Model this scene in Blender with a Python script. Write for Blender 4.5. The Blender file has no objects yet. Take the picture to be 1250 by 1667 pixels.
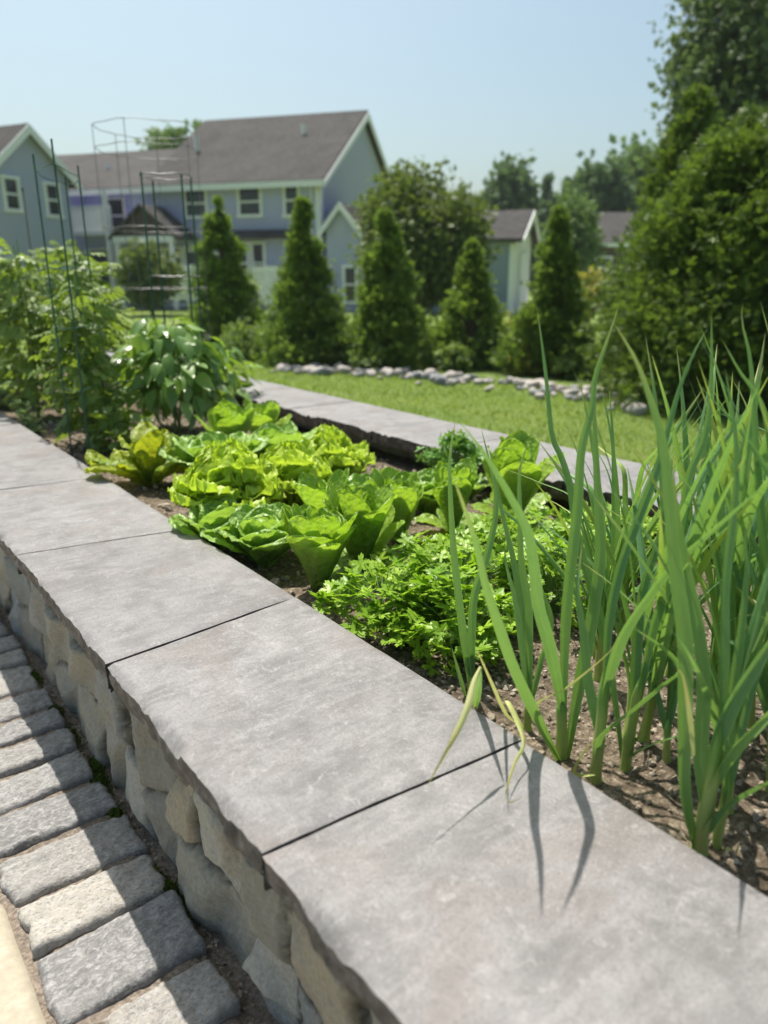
import bpy, math, random
import numpy as np
from math import radians, sin, cos, pi

random.seed(7)
RNG = np.random.default_rng(11)
scene = bpy.context.scene
COL = scene.collection

# ------------------------------------------------------------------ camera, sky, sun, exposure
YAW = radians(37.53)          # the walls run along +Y; the camera looks to the right of them
PITCH = radians(17.593)
CAM_Z = 1.18
cam_data = bpy.data.cameras.new('camera')
cam_data.sensor_fit = 'VERTICAL'
cam_data.sensor_height = 36.0
cam_data.sensor_width = 27.0
cam_data.lens = 25.92
cam_data.clip_start = 0.02
cam_data.clip_end = 3000
cam_data.dof.use_dof = True
cam_data.dof.focus_distance = 1.55
cam_data.dof.aperture_fstop = 2.5
cam_data.dof.aperture_blades = 0
cam = bpy.data.objects.new('camera', cam_data)
COL.objects.link(cam)
cam.location = (0, 0, CAM_Z)
cam.rotation_euler = (pi / 2 - PITCH, 0, -YAW)
scene.camera = cam

SUN_DIR = np.array([0.10, 0.47, 1.0]); SUN_DIR /= np.linalg.norm(SUN_DIR)
SUN_EL = math.asin(SUN_DIR[2])
SUN_AZ = math.atan2(SUN_DIR[0], SUN_DIR[1])      # clockwise from +Y
world = bpy.data.worlds.new('World')
scene.world = world
world.use_nodes = True
wn = world.node_tree
sky = wn.nodes.new('ShaderNodeTexSky')
sky.sky_type = 'NISHITA'
sky.sun_disc = False
sky.sun_elevation = SUN_EL
sky.sun_rotation = SUN_AZ
sky.air_density = 1.0
sky.dust_density = 4.0
sky.ozone_density = 0.6
sky.altitude = 50
tint = wn.nodes.new('ShaderNodeMix')          # camera white balance of the hazy summer sky
tint.data_type = 'RGBA'
tint.blend_type = 'MULTIPLY'
tint.inputs[0].default_value = 1.0
tint.inputs[7].default_value = (0.86, 0.96, 0.90, 1)
wn.links.new(sky.outputs[0], tint.inputs[6])
wn.links.new(tint.outputs[2], wn.nodes['Background'].inputs[0])
wn.nodes['Background'].inputs[1].default_value = 0.126

sun_data = bpy.data.lights.new('sun', 'SUN')
sun_data.energy = 5.0
sun_data.angle = radians(0.55)
sun_data.color = (1.0, 0.95, 0.87)
sun = bpy.data.objects.new('sun', sun_data)
COL.objects.link(sun)
sun.location = (3, 12, 30)
from mathutils import Vector, Matrix
sun.rotation_euler = Vector(tuple(-SUN_DIR)).to_track_quat('-Z', 'Y').to_euler()

scene.view_settings.view_transform = 'Standard'
scene.view_settings.look = 'None'
scene.view_settings.exposure = 0.38
scene.view_settings.gamma = 1.0
scene.render.engine = 'CYCLES'
cy = scene.cycles
cy.max_bounces = 8
cy.diffuse_bounces = 4
cy.glossy_bounces = 3
cy.transmission_bounces = 5
cy.transparent_max_bounces = 6
cy.caustics_reflective = False
cy.caustics_refractive = False
cy.use_denoising = True
try:
    cy.denoiser = 'OPENIMAGEDENOISE'
except Exception:
    pass

# ------------------------------------------------------------------ coordinates
CB, SB = cos(YAW), sin(YAW)


def CW(X, D, z=0.0):
    """X metres to the right of and D metres in front of the viewer -> world."""
    return np.array([X * CB + D * SB, -X * SB + D * CB, z])


def V(px, py, D):
    """the point seen at photo pixel (px, py) at horizontal distance D."""
    dx, dy, dz = px - 625.0, -(py - 833.5), 1200.0
    f = dz * cos(PITCH) + dy * sin(PITCH)
    up = dy * cos(PITCH) - dz * sin(PITCH)
    t = D / f
    return CW(dx * t, D, CAM_Z + up * t)


def G(px, py, z=0.0):
    """where the sight line through a pixel meets the level z."""
    dx, dy, dz = px - 625.0, -(py - 833.5), 1200.0
    f = dz * cos(PITCH) + dy * sin(PITCH)
    up = dy * cos(PITCH) - dz * sin(PITCH)
    t = (z - CAM_Z) / up
    return CW(dx * t, f * t, z)


# ------------------------------------------------------------------ noise
_T = np.random.default_rng(3).random((64, 64, 64))


def vnoise(x, y, z=0.0):
    x, y, z = np.broadcast_arrays(np.asarray(x, float), np.asarray(y, float), np.asarray(z, float))
    xi, yi, zi = np.floor(x).astype(int), np.floor(y).astype(int), np.floor(z).astype(int)
    fx, fy, fz = x - xi, y - yi, z - zi
    fx, fy, fz = [f * f * (3 - 2 * f) for f in (fx, fy, fz)]
    r = 0
    for a in (0, 1):
        for b in (0, 1):
            for c in (0, 1):
                w = (fx if a else 1 - fx) * (fy if b else 1 - fy) * (fz if c else 1 - fz)
                r = r + w * _T[(xi + a) % 64, (yi + b) % 64, (zi + c) % 64]
    return r * 2 - 1


def fbm(x, y, z=0.0, o=4):
    r, a = 0, 1.0
    for k in range(o):
        r = r + a * vnoise(np.asarray(x) * 2 ** k + 7.1 * k, np.asarray(y) * 2 ** k + 3.3 * k, np.asarray(z) * 2 ** k + 1.7 * k)
        a *= 0.5
    return r / 1.8


# ------------------------------------------------------------------ mesh helpers
class MB:
    def __init__(self):
        self.v, self.f, self.a, self.n = [], [], [], 0

    def add(self, v, f, a=None):
        v = np.asarray(v, float).reshape(-1, 3)
        f = np.asarray(f, int)
        if len(v) == 0 or len(f) == 0:
            return
        if a is None:
            a = np.zeros((len(v), 3))
        self.v.append(v)
        self.f.append(f + self.n)
        self.a.append(np.asarray(a, float).reshape(-1, 3))
        self.n += len(v)

    def build(self, name, mat, parent=None, smooth=True, origin=None):
        v = np.concatenate(self.v)
        o = np.zeros(3)
        if parent is not None:
            o = np.array(parent['_o'])
        elif origin is not None:
            o = np.array(origin, float)
        me = bpy.data.meshes.new(name)
        v = v - o
        me.vertices.add(len(v))
        me.vertices.foreach_set('co', v.ravel())
        loops = np.concatenate([f.ravel() for f in self.f])
        sizes = np.concatenate([np.full(len(f), f.shape[1]) for f in self.f])
        starts = np.concatenate([[0], np.cumsum(sizes)[:-1]])
        me.loops.add(len(loops))
        me.loops.foreach_set('vertex_index', loops.astype(np.int32))
        me.polygons.add(len(sizes))
        me.polygons.foreach_set('loop_start', starts.astype(np.int32))
        at = me.attributes.new('leaf', 'FLOAT_VECTOR', 'POINT')
        at.data.foreach_set('vector', np.concatenate(self.a).ravel())
        me.update(calc_edges=True)
        me.validate()
        me.polygons.foreach_set('use_smooth', np.full(len(me.polygons), smooth))
        me.materials.append(mat)
        ob = bpy.data.objects.new(name, me)
        COL.objects.link(ob)
        if parent is not None:
            ob.parent = parent
        else:
            ob.location = tuple(o)
        ob['_o'] = [float(q) for q in o]
        return ob


def tag(o, label=None, cat=None, group=None, kind=None):
    if label: o['label'] = label
    if cat: o['category'] = cat
    if group: o['group'] = group
    if kind: o['kind'] = kind
    return o


def thing(name, loc, label, cat, group=None):
    o = bpy.data.objects.new(name, None)
    COL.objects.link(o)
    o.location = tuple(float(q) for q in loc)
    o.empty_display_size = 0.1
    o['_o'] = [float(q) for q in loc]
    return tag(o, label, cat, group)


def copy_thing(src, offset, rotz=0.0, scale=1.0):
    r = src.copy()
    COL.objects.link(r)
    r.location = tuple(float(q) for q in offset)
    r.rotation_euler = (0, 0, rotz)
    r.scale = (scale, scale, scale)
    for ch in list(src.children):
        c = ch.copy()
        COL.objects.link(c)
        c.parent = r
    return r


def norm(a):
    a = np.asarray(a, float)
    return a / (np.linalg.norm(a, axis=-1, keepdims=True) + 1e-12)


def grid_faces(nu, nv, closed=False):
    """verts indexed [v*nu+u]"""
    f = []
    u = np.arange(nu if closed else nu - 1)
    for j in range(nv - 1):
        a = j * nu + u
        b = j * nu + (u + 1) % nu
        f.append(np.stack([a, b, b + nu, a + nu], 1))
    return np.concatenate(f)


def spline(pts, n):
    p = np.asarray(pts, float)
    if len(p) == 2:
        return p[0] + (p[1] - p[0]) * np.linspace(0, 1, n)[:, None]
    P = np.vstack([2 * p[0] - p[1], p, 2 * p[-1] - p[-2]])
    seg = np.linalg.norm(np.diff(p, axis=0), axis=1)
    cum = np.concatenate([[0], np.cumsum(seg)])
    t = np.linspace(0, cum[-1], n)
    i = np.clip(np.searchsorted(cum, t, 'right') - 1, 0, len(p) - 2)
    u = ((t - cum[i]) / np.maximum(seg[i], 1e-9))[:, None]
    a, b, c, d = P[i], P[i + 1], P[i + 2], P[i + 3]
    return 0.5 * (2 * b + (c - a) * u + (2 * a - 5 * b + 4 * c - d) * u ** 2 + (3 * b - a - 3 * c + d) * u ** 3)


def tube(mb, pts, rad, k=7, attr=(0, 0, 0), cap=True):
    p = np.asarray(pts, float)
    n = len(p)
    rad = np.broadcast_to(np.asarray(rad, float), (n,))
    t = norm(np.gradient(p, axis=0))
    ref = np.array([0.31, 0.17, 0.93]) if abs(t[0, 2]) < 0.8 else np.array([0.9, 0.3, 0.1])
    x = norm(np.cross(t, ref))
    y = np.cross(t, x)
    ang = np.linspace(0, 2 * pi, k, endpoint=False)
    ring = x[:, None, :] * np.cos(ang)[None, :, None] + y[:, None, :] * np.sin(ang)[None, :, None]
    v = p[:, None, :] + ring * rad[:, None, None]
    a = np.zeros((n, k, 3))
    a[..., 0] = np.cos(ang)[None]
    a[..., 1] = np.linspace(0, 1, n)[:, None]
    a[..., 2] = attr[2]
    mb.add(v.reshape(-1, 3), grid_faces(k, n, True), a.reshape(-1, 3))
    if cap:
        for e in (0, n - 1):
            mb.add(v[e], np.array([list(range(k))]) if e else np.array([list(range(k))[::-1]]), a[e])


def box(mb, lo, hi, M=None, attr=None):
    lo, hi = np.asarray(lo, float), np.asarray(hi, float)
    v = np.array([[x, y, z] for z in (lo[2], hi[2]) for y in (lo[1], hi[1]) for x in (lo[0], hi[0])])
    if M is not None:
        v = M(v)
    f = np.array([[0, 2, 3, 1], [4, 5, 7, 6], [0, 1, 5, 4], [2, 6, 7, 3], [0, 4, 6, 2], [1, 3, 7, 5]])
    # split vertices so the flat faces stay crisp
    mb.add(v[f.ravel()], np.arange(24).reshape(6, 4), None if attr is None else np.tile(attr, (24, 1)))


def frames(d, n):
    y = norm(d)
    x = norm(np.cross(y, n))
    z = np.cross(x, y)
    return np.stack([x, y, z], -1)


def scatter(mb, T, pos, R, scale, rnd=None, extra=None):
    tv, tf, ta = T
    N = len(pos)
    if N == 0:
        return
    scale = np.broadcast_to(np.asarray(scale, float), (N,))
    v = np.einsum('nij,kj->nki', R, tv) * scale[:, None, None] + np.asarray(pos)[:, None, :]
    a = np.broadcast_to(ta[None], (N,) + ta.shape).copy()
    a[..., 2] = (RNG.random(N) if rnd is None else rnd)[:, None]
    k = len(tv)
    f = tf[None] + (np.arange(N) * k)[:, None, None]
    mb.add(v.reshape(-1, 3), f.reshape(-1, tf.shape[1]), a.reshape(-1, 3))


def rand_dir(N, up=0.0):
    d = RNG.normal(size=(N, 3))
    d[:, 2] += up
    return norm(d)


# leaf templates: (verts, tris, attr); length 1 along +y, normal +z
def t_leaf(w=0.3, fold=0.08, n=4, droop=0.15, tipy=1.0, prof=None):
    vs = np.linspace(0, 1, n + 1)
    prof = prof or (lambda v: np.sin(pi * v ** 0.75) ** 0.9)
    V_, A_ = [], []
    for v in vs:
        ww = w * max(prof(v), 0.0)
        zc = -droop * v * v
        for u in (-1, 0, 1):
            V_.append((u * ww, v * tipy, zc + abs(u) * fold * (ww / max(w, 1e-6))))
            A_.append((u, v, 0))
    F = []
    for j in range(n):
        for u in (0, 1):
            a = j * 3 + u
            F += [(a, a + 1, a + 4), (a, a + 4, a + 3)]
    return np.array(V_), np.array(F), np.array(A_)


def merge_t(parts):
    vs, fs, as_, n = [], [], [], 0
    for v, f, a in parts:
        vs.append(v); fs.append(f + n); as_.append(a); n += len(v)
    return np.concatenate(vs), np.concatenate(fs), np.concatenate(as_)


def place_t(T, ang, scale, at, tilt=0.0):
    v, f, a = T
    c, s = cos(ang), sin(ang)
    v = v * scale
    ct, st = cos(tilt), sin(tilt)
    v = np.stack([v[:, 0], v[:, 1] * ct - v[:, 2] * st, v[:, 1] * st + v[:, 2] * ct], 1)
    v = np.stack([v[:, 0] * c - v[:, 1] * s, v[:, 0] * s + v[:, 1] * c, v[:, 2]], 1) + np.array(at)
    return v, f, a


T_LEAF = t_leaf(0.3, 0.06, 3)
T_LANCE = t_leaf(0.26, 0.07, 6, 0.35)
T_OVAL = t_leaf(0.36, 0.05, 4, 0.12)
_needle = t_leaf(0.17, 0.03, 2, 0.05)
T_SPRAY = merge_t([place_t(_needle, a, s, (0, 0.0, 0), t) for a, s, t in ((0, 1, 0.1), (0.6, .8, -.15), (-.6, .78, .2), (1.15, .5, .25), (-1.2, .52, -.2))])
_dia = (np.array([(0, 0, 0), (.13, .45, .03), (0, 1, -.06), (-.13, .5, .03)], float), np.array([(0, 1, 2), (0, 2, 3)]), np.array([(0, 0, 0), (1, .5, 0), (0, 1, 0), (-1, .5, 0)], float))
T_SPRAY2 = merge_t([place_t(_dia, a, s, (0, 0.0, 0), t) for a, s, t in ((0, 1, 0.1), (0.6, .8, -.15), (-.6, .78, .2), (1.15, .5, .25), (-1.2, .52, -.2))])
T_CLUMP = merge_t([place_t(T_OVAL, a, s, (0, o, 0), t) for a, s, t, o in ((0, .6, .1, .45), (.9, .5, -.3, .35), (-.85, .55, .3, .25), (.5, .5, .5, 0), (-1.4, .45, -.4, .05))])


def t_lobed(nl=3, teeth=3, depth=0.45, cup=0.08, seed=0):
    """a flat leaflet with deep lobes and teeth, as a fan round its middle"""
    r = np.random.default_rng(seed)
    out = [(-0.03, 0.0, 0.0)]
    lobes = np.linspace(-1.15, 1.15, nl)
    for i, a in enumerate(lobes):
        L = 0.62 + 0.38 * cos(a * 0.9) + r.normal() * 0.04
        for k in range(teeth):
            q = (k - (teeth - 1) / 2) / max(teeth - 1, 1)
            aa = a + q * 0.52
            Lt = L * (1 - 0.18 * abs(q) * 2)
            out.append((aa, Lt, 1))
            if k < teeth - 1:
                out.append((a + (q + 0.5 / max(teeth - 1, 1)) * 0.52, Lt * 0.84, 1))
        if i < nl - 1:
            out.append(((a + lobes[i + 1]) / 2, L * depth, 0))
    pts = [(0.02, -0.0)] + [(sin(a) * L, cos(a) * L) for a, L, _ in out[1:]] + [(-0.02, 0.0)]
    pts = np.array(pts)[::-1]
    c = np.array([0, 0.3])
    v = [(c[0], c[1], 0.0)] + [(x, y, cup * (abs(x) * 1.2 - 0.5 * y * y) + r.normal() * 0.012) for x, y in pts]
    f = [(0, i + 1, i + 2) for i in range(len(pts) - 1)]
    a = [(0, .3, 0)] + [(np.clip(x * 1.6, -1, 1), max(y, 0), 0) for x, y in pts]
    return np.array(v), np.array(f), np.array(a)


_pl = [t_lobed(3, 3, 0.4, 0.10, s) for s in (1, 2, 3)]
T_PARSLEY = [merge_t([place_t(_pl[i], 0, .58, (0, .42, 0), .15), place_t(_pl[(i + 1) % 3], 1.15, .5, (-.02, .36, 0), .25), place_t(_pl[(i + 2) % 3], -1.15, .5, (.02, .36, 0), .25)]) for i in range(3)]
_tl = t_lobed(3, 2, 0.75, 0.12, 5)
_to = t_leaf(0.34, 0.05, 4, 0.18, prof=lambda v: [0, .8, 1, .6, 0][int(round(v * 4))])
T_TOMATO = merge_t([place_t(_to, 0, .42, (0, .58, 0), -.2)] + [place_t(_to, sgn * 1.1, s, (0, y, 0), -.25) for y, s in ((.55, .36), (.34, .38), (.14, .28)) for sgn in (1, -1)])


# ------------------------------------------------------------------ materials
class NT:
    def __init__(self, name):
        self.m = bpy.data.materials.new(name)
        self.m.use_nodes = True
        self.t = self.m.node_tree
        self.t.nodes.clear()
        self.out = self.t.nodes.new('ShaderNodeOutputMaterial')

    def n(self, typ, props=None, **ins):
        nd = self.t.nodes.new('ShaderNode' + typ)
        for k, v in (props or {}).items():
            setattr(nd, k, v)
        for k, v in ins.items():
            key = int(k[1:]) if k[0] == 'i' and k[1:].isdigit() else k.replace('_', ' ')
            if isinstance(v, bpy.types.NodeSocket):
                self.t.links.new(v, nd.inputs[key])
            else:
                nd.inputs[key].default_value = v
        return nd

    def link(self, a, b):
        self.t.links.new(a, b)

    def obj(self):
        return self.n('TexCoord').outputs['Object']

    def noise(self, vec, scale, detail=4, rough=0.55, dist=0.0):
        return self.n('TexNoise', None, Vector=vec, Scale=scale, Detail=detail, Roughness=rough, Distortion=dist).outputs[0]

    def ramp(self, fac, stops):
        r = self.n('ValToRGB', None, Fac=fac)
        e = r.color_ramp.elements
        while len(e) < len(stops):
            e.new(0.5)
        for q, (p, c) in zip(e, stops):
            q.position = p
            q.color = tuple(c) + (1,) if len(c) == 3 else c
        return r.outputs[0]

    def fr(self, fac, a, b):
        return self.ramp(fac, [(a, (0, 0, 0)), (b, (1, 1, 1))])

    def mix(self, fac, a, b, mode='MIX'):
        nd = self.n('Mix', {'data_type': 'RGBA', 'blend_type': mode})
        for idx, v in ((0, fac), (6, a), (7, b)):
            if isinstance(v, bpy.types.NodeSocket):
                self.link(v, nd.inputs[idx])
            elif idx == 0:
                nd.inputs[0].default_value = v
            else:
                nd.inputs[idx].default_value = tuple(v) + (1,) if len(v) == 3 else v
        return nd.outputs[2]

    def math(self, op, a, b=0.0, c=None):
        nd = self.n('Math', {'operation': op})
        for i, v in enumerate((a, b) if c is None else (a, b, c)):
            if isinstance(v, bpy.types.NodeSocket):
                self.link(v, nd.inputs[i])
            else:
                nd.inputs[i].default_value = v
        return nd.outputs[0]

    def bump(self, h, strength, dist=0.01, normal=None):
        nd = self.n('Bump', None, Height=h, Strength=strength, Distance=dist)
        if normal is not None:
            self.link(normal, nd.inputs['Normal'])
        return nd.outputs[0]

    def principled(self, col, rough=0.6, spec=0.4, normal=None, metal=0.0):
        p = self.n('BsdfPrincipled')
        for key, v in (('Base Color', col), ('Roughness', rough), ('Specular IOR Level', spec), ('Metallic', metal)):
            if isinstance(v, bpy.types.NodeSocket):
                self.link(v, p.inputs[key])
            else:
                p.inputs[key].default_value = tuple(v) + (1,) if isinstance(v, tuple) else v
        if normal is not None:
            self.link(normal, p.inputs['Normal'])
        return p.outputs[0]

    def done(self, sh):
        self.link(sh, self.out.inputs[0])
        return self.m


def m_plain(name, col, rough=0.6, spec=0.4, var=0.12, scale=6.0, metal=0.0, bump=0.0):
    t = NT(name)
    nz = t.noise(t.obj(), scale, 5)
    c = t.mix(nz, tuple(q * (1 - var) for q in col), tuple(min(1, q * (1 + var)) for q in col))
    nrm = t.bump(t.noise(t.obj(), scale * 5, 4), bump, 0.01) if bump else None
    return t.done(t.principled(c, rough, spec, nrm, metal))


def m_leaf(name, a, b, trans, tcol, rough=0.45, spec=0.4, vein=None, vein_w=0.06, tip=None, tip_at=0.85, blotch=0.25, bscale=18, quilt=0.0, qscale=60, lateral=0.0, stripes=False, yellow=None):
    t = NT(name)
    at = t.n('Attribute', {'attribute_name': 'leaf'}).outputs['Vector']
    sp = t.n('SeparateXYZ', None, Vector=at)
    u, v, r = sp.outputs[0], sp.outputs[1], sp.outputs[2]
    obj = t.obj()
    c = t.mix(r, a, b)
    nz = t.noise(obj, bscale, 3)
    c = t.mix(t.math('MULTIPLY', t.fr(nz, 0.35, 0.7), blotch), c, tuple(min(1, q * 1.5) for q in b))
    au = t.math('ABSOLUTE', u)
    h = None
    if stripes:
        w = t.math('SINE', t.math('MULTIPLY', u, 26.0))
        h = w
        c = t.mix(t.math('MULTIPLY', t.fr(w, 0.2, 1.0), 0.22), c, tuple(min(1, q * 1.7) for q in b))
        c = t.mix(t.math('MULTIPLY', t.fr(au, 0.86, 1.0), 0.55), c, tuple(min(1, q * 2.0) for q in b))
        c = t.mix(t.math('MULTIPLY', t.fr(t.noise(obj, 260, 2), 0.66, 0.72), 0.35), c, (0.4, 0.45, 0.3))
    tc = tcol
    if vein is not None:
        f = t.math('LESS_THAN', au, t.math('MULTIPLY', t.math('SUBTRACT', 1.15, v), vein_w))
        f = t.math('MULTIPLY', f, 0.8)
        if lateral:
            q = t.math('SINE', t.math('MULTIPLY', t.math('SUBTRACT', v, t.math('MULTIPLY', au, 0.22)), 46.0))
            f2 = t.math('MULTIPLY', t.fr(q, 0.86, 0.99), lateral)
            f = t.math('MAXIMUM', f, f2)
        c = t.mix(f, c, vein)
    if tip is not None:
        k = t.fr(t.math('ADD', v, t.math('MULTIPLY', t.math('SUBTRACT', r, 0.5), 0.25)), tip_at - 0.06, tip_at + 0.1)
        c = t.mix(k, c, tip)
    if yellow is not None:
        k = t.math('MULTIPLY', t.fr(t.math('ADD', v, t.math('MULTIPLY', t.noise(obj, 9, 2), 0.5)), 0.5, 1.15), t.fr(r, 0.8, 0.98))
        c = t.mix(k, c, yellow)
    nrm = None
    if quilt:
        vo = t.n('TexVoronoi', {'feature': 'SMOOTH_F1'}, Vector=obj, Scale=qscale).outputs[0]
        hh = t.math('ADD', vo, t.math('MULTIPLY', t.noise(obj, qscale * 1.7, 2), 0.6))
        nrm = t.bump(hh, quilt, 0.012)
    elif h is not None:
        nrm = t.bump(h, 0.25, 0.0015)
    pr = t.principled(c, rough, spec, nrm)
    tl = t.n('BsdfTranslucent')
    t.link(t.mix(0.65, c, tcol), tl.inputs[0])
    if nrm is not None:
        t.link(nrm, tl.inputs[1])
    mx = t.n('MixShader', None, Fac=trans)
    t.link(pr, mx.inputs[1]); t.link(tl.outputs[0], mx.inputs[2])
    return t.done(mx.outputs[0])


def m_coping():
    t = NT('bluestone')
    o = t.obj()
    big = t.noise(o, 2.6, 5, 0.6, 0.6)
    mid = t.noise(o, 11, 6, 0.65, 0.4)
    st = t.n('Mapping', None, Vector=o, Scale=(6, 26, 6), Rotation=(0, 0, radians(28))).outputs[0]
    streak = t.noise(st, 1.6, 5, 0.6, 0.8)
    fine = t.noise(o, 240, 3, 0.7)
    c = t.mix(t.fr(mid, 0.36, 0.64), (0.175, 0.172, 0.168), (0.285, 0.28, 0.275))
    c = t.mix(t.math('MULTIPLY', t.fr(streak, 0.46, 0.62), 0.5), c, (0.345, 0.34, 0.333))
    c = t.mix(t.math('MULTIPLY', t.fr(big, 0.48, 0.64), 0.4), c, (0.35, 0.345, 0.34))
    c = t.mix(t.math('MULTIPLY', t.fr(t.noise(o, 5.5, 7, 0.72, 1.6), 0.58, 0.70), 0.5), c, (0.46, 0.45, 0.445))
    c = t.mix(t.math('MULTIPLY', t.fr(t.noise(o, 3.7, 5, 0.6, 0.8), 0.5, 0.64), 0.55), c, (0.225, 0.19, 0.168))
    c = t.mix(t.math('MULTIPLY', t.fr(t.noise(o, 7.9, 6, 0.68, 1.0), 0.5, 0.68), 0.5), c, (0.135, 0.132, 0.13))
    c = t.mix(t.math('MULTIPLY', t.fr(t.noise(o, 34, 7, 0.8, 1.2), 0.55, 0.64), 0.55), c, (0.45, 0.44, 0.43))
    c = t.mix(t.math('MULTIPLY', t.fr(t.noise(o, 90, 5, 0.75), 0.54, 0.64), 0.4), c, (0.13, 0.127, 0.124))
    c = t.mix(t.math('MULTIPLY', t.fr(fine, 0.44, 0.62), 0.38), c, (0.13, 0.127, 0.124))
    c = t.mix(t.math('MULTIPLY', t.fr(t.noise(o, 300, 3, 0.7), 0.56, 0.68), 0.35), c, (0.50, 0.49, 0.48))
    # pale scratch lines and dark pits
    pit = t.n('TexVoronoi', None, Vector=o, Scale=38.0, Randomness=1.0).outputs[0]
    c = t.mix(t.math('MULTIPLY', t.math('LESS_THAN', pit, 0.045), 0.8), c, (0.06, 0.055, 0.05))
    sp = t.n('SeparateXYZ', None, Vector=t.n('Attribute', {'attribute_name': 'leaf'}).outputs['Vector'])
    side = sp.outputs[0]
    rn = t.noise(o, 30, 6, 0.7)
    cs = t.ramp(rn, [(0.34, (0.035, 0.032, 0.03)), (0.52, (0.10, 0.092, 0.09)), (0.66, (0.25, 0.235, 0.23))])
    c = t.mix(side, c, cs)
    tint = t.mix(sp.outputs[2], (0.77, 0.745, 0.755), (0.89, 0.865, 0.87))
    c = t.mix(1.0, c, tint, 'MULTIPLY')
    h = t.math('ADD', t.math('MULTIPLY', fine, 0.4), t.math('MULTIPLY', mid, 1.0))
    return t.done(t.principled(c, 0.62, 0.35, t.bump(h, 0.35, 0.006)))


def m_fieldstone():
    t = NT('fieldstone')
    o = t.obj()
    sp = t.n('SeparateXYZ', None, Vector=t.n('Attribute', {'attribute_name': 'leaf'}).outputs['Vector'])
    c = t.ramp(sp.outputs[0], [(0.0, (0.25, 0.235, 0.20)), (0.25, (0.40, 0.37, 0.30)), (0.45, (0.43, 0.36, 0.25)), (0.62, (0.27, 0.295, 0.29)), (0.8, (0.47, 0.44, 0.38)), (1.0, (0.33, 0.34, 0.33))])
    n1 = t.noise(o, 9, 6, 0.65, 0.8)
    c = t.mix(t.math('MULTIPLY', t.fr(n1, 0.35, 0.75), 0.6), c, (0.42, 0.40, 0.36))
    c = t.mix(t.math('MULTIPLY', t.fr(t.noise(o, 6, 4), 0.55, 0.75), 0.5), c, (0.32, 0.23, 0.14))
    c = t.mix(t.math('MULTIPLY', t.fr(t.noise(o, 120, 3), 0.35, 0.8), 0.45), c, (0.13, 0.125, 0.11))
    c = t.mix(sp.outputs[1], c, (0.07, 0.062, 0.05))
    h = t.math('ADD', t.noise(o, 22, 6, 0.7), t.math('MULTIPLY', t.noise(o, 90, 4), 0.5))
    return t.done(t.principled(c, 0.85, 0.2, t.bump(h, 0.7, 0.012)))


def m_granite():
    t = NT('granite')
    o = t.obj()
    sp = t.n('SeparateXYZ', None, Vector=t.n('Attribute', {'attribute_name': 'leaf'}).outputs['Vector'])
    c = t.ramp(sp.outputs[0], [(0.0, (0.17, 0.172, 0.178)), (0.35, (0.34, 0.315, 0.28)), (0.6, (0.19, 0.188, 0.185)), (0.8, (0.28, 0.27, 0.255)), (1.0, (0.43, 0.395, 0.335))])
    st = t.n('Mapping', None, Vector=o, Scale=(1, 1.5, 1)).outputs[0]
    n2 = t.noise(st, 60, 5, 0.7, 0.6)
    c = t.mix(t.math('MULTIPLY', t.fr(n2, 0.45, 0.62), 0.55), c, (0.50, 0.485, 0.47))
    c = t.mix(t.math('MULTIPLY', t.fr(t.noise(st, 130, 4, 0.7), 0.5, 0.66), 0.75), c, (0.13, 0.13, 0.135))
    c = t.mix(t.math('MULTIPLY', t.fr(t.noise(o, 14, 4), 0.5, 0.7), 0.4), c, (0.22, 0.21, 0.2))
    h = t.math('ADD', n2, t.math('MULTIPLY', t.noise(o, 160, 3), 0.6))
    return t.done(t.principled(c, 0.8, 0.3, t.bump(h, 0.6, 0.006)))


def m_sand(name, c1, c2, c3, sc=90, bump=0.6):
    t = NT(name)
    o = t.obj()
    n1 = t.noise(o, sc, 5, 0.7)
    c = t.ramp(n1, [(0.3, c1), (0.52, c2), (0.72, c3)])
    c = t.mix(t.math('MULTIPLY', t.fr(t.noise(o, sc * 0.12, 4), 0.45, 0.7), 0.45), c, c1)
    h = t.math('ADD', n1, t.math('MULTIPLY', t.noise(o, sc * 0.3, 4), 1.2))
    return t.done(t.principled(c, 0.92, 0.15, t.bump(h, bump, 0.01)))


def m_lawn():
    t = NT('lawn_grass')
    o = t.obj()
    n1 = t.noise(o, 55, 5, 0.75)
    c = t.ramp(n1, [(0.3, (0.085, 0.145, 0.026)), (0.5, (0.16, 0.235, 0.05)), (0.72, (0.245, 0.32, 0.08))])
    mp = t.n('Mapping', None, Vector=o, Scale=(1.1, 0.12, 1), Rotation=(0, 0, radians(-58))).outputs[0]
    c = t.mix(t.math('MULTIPLY', t.fr(t.noise(mp, 1.8, 3), 0.4, 0.62), 0.45), c, (0.22, 0.285, 0.055))
    c = t.mix(t.math('MULTIPLY', t.fr(t.noise(o, 0.7, 4), 0.45, 0.7), 0.4), c, (0.24, 0.29, 0.07))
    return t.done(t.principled(c, 0.85, 0.2, t.bump(n1, 1.0, 0.03)))


def m_siding(name, c1, c2, board=0.13):
    t = NT(name)
    o = t.obj()
    sp = t.n('SeparateXYZ', None, Vector=o)
    z = sp.outputs[2]
    fz = t.math('FRACT', t.math('DIVIDE', z, board))
    c = t.mix(t.noise(o, 1.6, 4), c1, c2)
    return t.done(t.principled(c, 0.55, 0.35, t.bump(fz, 1.0, 0.06)))


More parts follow.
